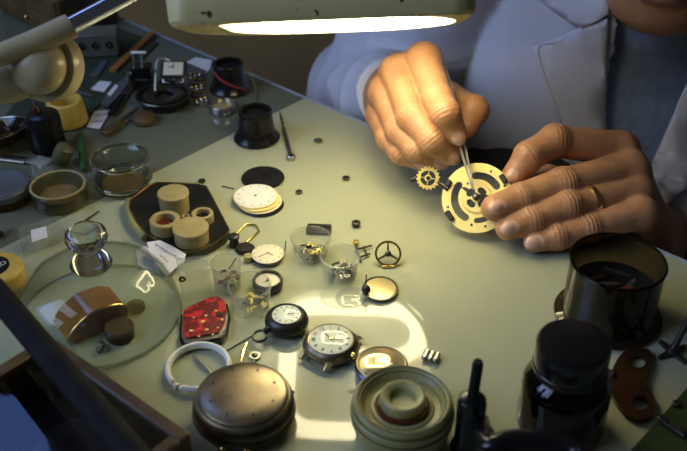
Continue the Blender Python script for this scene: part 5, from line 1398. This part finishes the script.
# ================================================================== THE PIECE BEING WORKED ON
PC = J(477, 198, 571); vdir = (Vector((0, 0, CAM_H)) - PC).normalized()
nrm = (vdir + Vector((-.22, .02, .24))).normalized()
plate = thing('clock_plate', 'bright round gilt clock plate with curved slots held between the hands', 'clock plate', PC)
plate.rotation_mode = 'QUATERNION'
zax = nrm; xax = (Vector((1, 0, 0)) - zax * zax.x).normalized(); yax = zax.cross(xax)
plate.rotation_quaternion = Matrix((xax, yax, zax)).transposed().to_quaternion()
PR = 25.5
def kidney(r0, r1, a0, a1, n=14):
    o = [(r1 * math.cos(a0 + (a1 - a0) * k / n), r1 * math.sin(a0 + (a1 - a0) * k / n)) for k in range(n + 1)]
    rm = (r1 - r0) / 2; cx, cy = (r0 + rm) * math.cos(a1), (r0 + rm) * math.sin(a1)
    o += [(cx + rm * math.cos(a1 + PI * k / 6), cy + rm * math.sin(a1 + PI * k / 6)) for k in range(1, 6)]
    o += [(r0 * math.cos(a1 - (a1 - a0) * k / n), r0 * math.sin(a1 - (a1 - a0) * k / n)) for k in range(n + 1)]
    cx, cy = (r0 + rm) * math.cos(a0), (r0 + rm) * math.sin(a0)
    o += [(cx - rm * math.cos(a0 - PI * k / 6 + 0), cy - rm * math.sin(a0 - PI * k / 6)) for k in range(5, 0, -1)] if False else [(cx + rm * math.cos(a0 + PI + PI * k / 6), cy + rm * math.sin(a0 + PI + PI * k / 6)) for k in range(1, 6)]
    return o
rad = math.radians
holes = [kidney(13.5, 19, rad(28), rad(92)), kidney(13.5, 19, rad(142), rad(238)), kidney(14.5, 18.5, rad(268), rad(292), 6), circ(5.2, 24)]
b = MB(); b.prism(circ(PR, 96), -1.1, 1.1, holes=holes); part('disc', b, M['gold'], plate, 'bright gilt disc')
for k in range(4):
    a = PI / 4 + k * PI / 2
b = MB(); b.cyl(10.0, .9, 1.24, n=40); part('recess', b, M['blackmetal'], plate, 'dark recess')
b = MB(); b.prism(gear_outline(11.2, 44, .9), 1.3, 2.3, holes=[kidney(3.6, 8.2, rad(32 + 90 * k), rad(58 + 90 * k), 6) for k in range(4)]); part('centre_wheel', b, M['gold'], plate)
b = MB(); b.prism([(-10.5, 7.6), (-8, 8), (2.6, 1.8), (9, 1), (9, -.6), (2.4, -1.6), (-1, -2.4), (-2.6, .6)], 2.5, 3.8); part('bridge', b, M['blackmetal'], plate, 'dark bridge')
b = MB(); b.lathe([(0, 2.4), (2.4, 2.4), (2.6, 4.4), (1.2, 5.2), (0, 5.4)], 18); part('arbor', b, M['darksteel'], plate)
for a, L_ in ((32, 7), (212, 8), (318, 7), (150, 5)):
    x, y = 23.2 * math.cos(rad(a)), 23.2 * math.sin(rad(a)); b = MB(); b.M = Matrix.Translation((x, y, 1.6)) @ Matrix.Rotation(rad(a + 90), 4, 'Z')
    b.box(0, 0, 1.2, L_, 4, 3, 0, .8); part('click', b, M['blackmetal'], plate, 'dark click')
for (a, r_) in ((60, 21.5), (195, 21.8), (120, 12.4), (285, 21.8), (258, 20), (20, 21.5)):
    b = MB(); b.cyl(.9, 1.1, 1.5, (r_ * math.cos(rad(a)), r_ * math.sin(rad(a)), 0), 12); part('screw', b, M['darksteel'], plate)
# small wheel on its arm beside the plate
GC = J(428, 178, 590); gv = (Vector((0, 0, CAM_H)) - GC).normalized()
g = thing('watch_gear', 'small gilt toothed wheel on a dark arm, left of the gilt clock plate', 'wheel', GC); g.rotation_mode = 'QUATERNION'; g.rotation_quaternion = gv.to_track_quat('Z', 'Y')
b = MB(); b.prism(gear_outline(8.8, 18, 1.2), -.6, .6, holes=[kidney(2.6, 5.6, rad(10 + 90 * k), rad(70 + 90 * k), 6) for k in range(4)]); part('wheel', b, M['gold'], g)
b = MB(); b.lathe([(0, -1.4), (1.4, -1.4), (1.4, 1.6), (0, 2)], 14); part('hub', b, M['darksteel'], g)
b = MB(); q0 = J(411, 180, 592) - GC; q1 = J(420, 177, 592) - GC; q2 = J(438, 182, 588) - GC; q3 = J(449, 189, 580) - GC
IR = g.rotation_quaternion.to_matrix().to_4x4().inverted()
b.M = IR; b.tube([q0, (q0 + q1) * .5, q1], [1.8, 2.4, 1.2], 10); part('arm', b, M['blackmetal'], g, 'dark arm')
b = MB(); b.M = IR; b.tube([q2, (q2 + q3) * .5, q3], [1.2, 2.4, 2.4], 10); part('arm', b, M['blackmetal'], g, 'dark arm')
# working tweezers
tip = J(473, 189, 561); top = J(440, 57, 684)
tweezers_obj('polished steel tweezers held in the hand, tips on the gilt clock plate', tip, top, 2.6, 2.6, M['satin'])
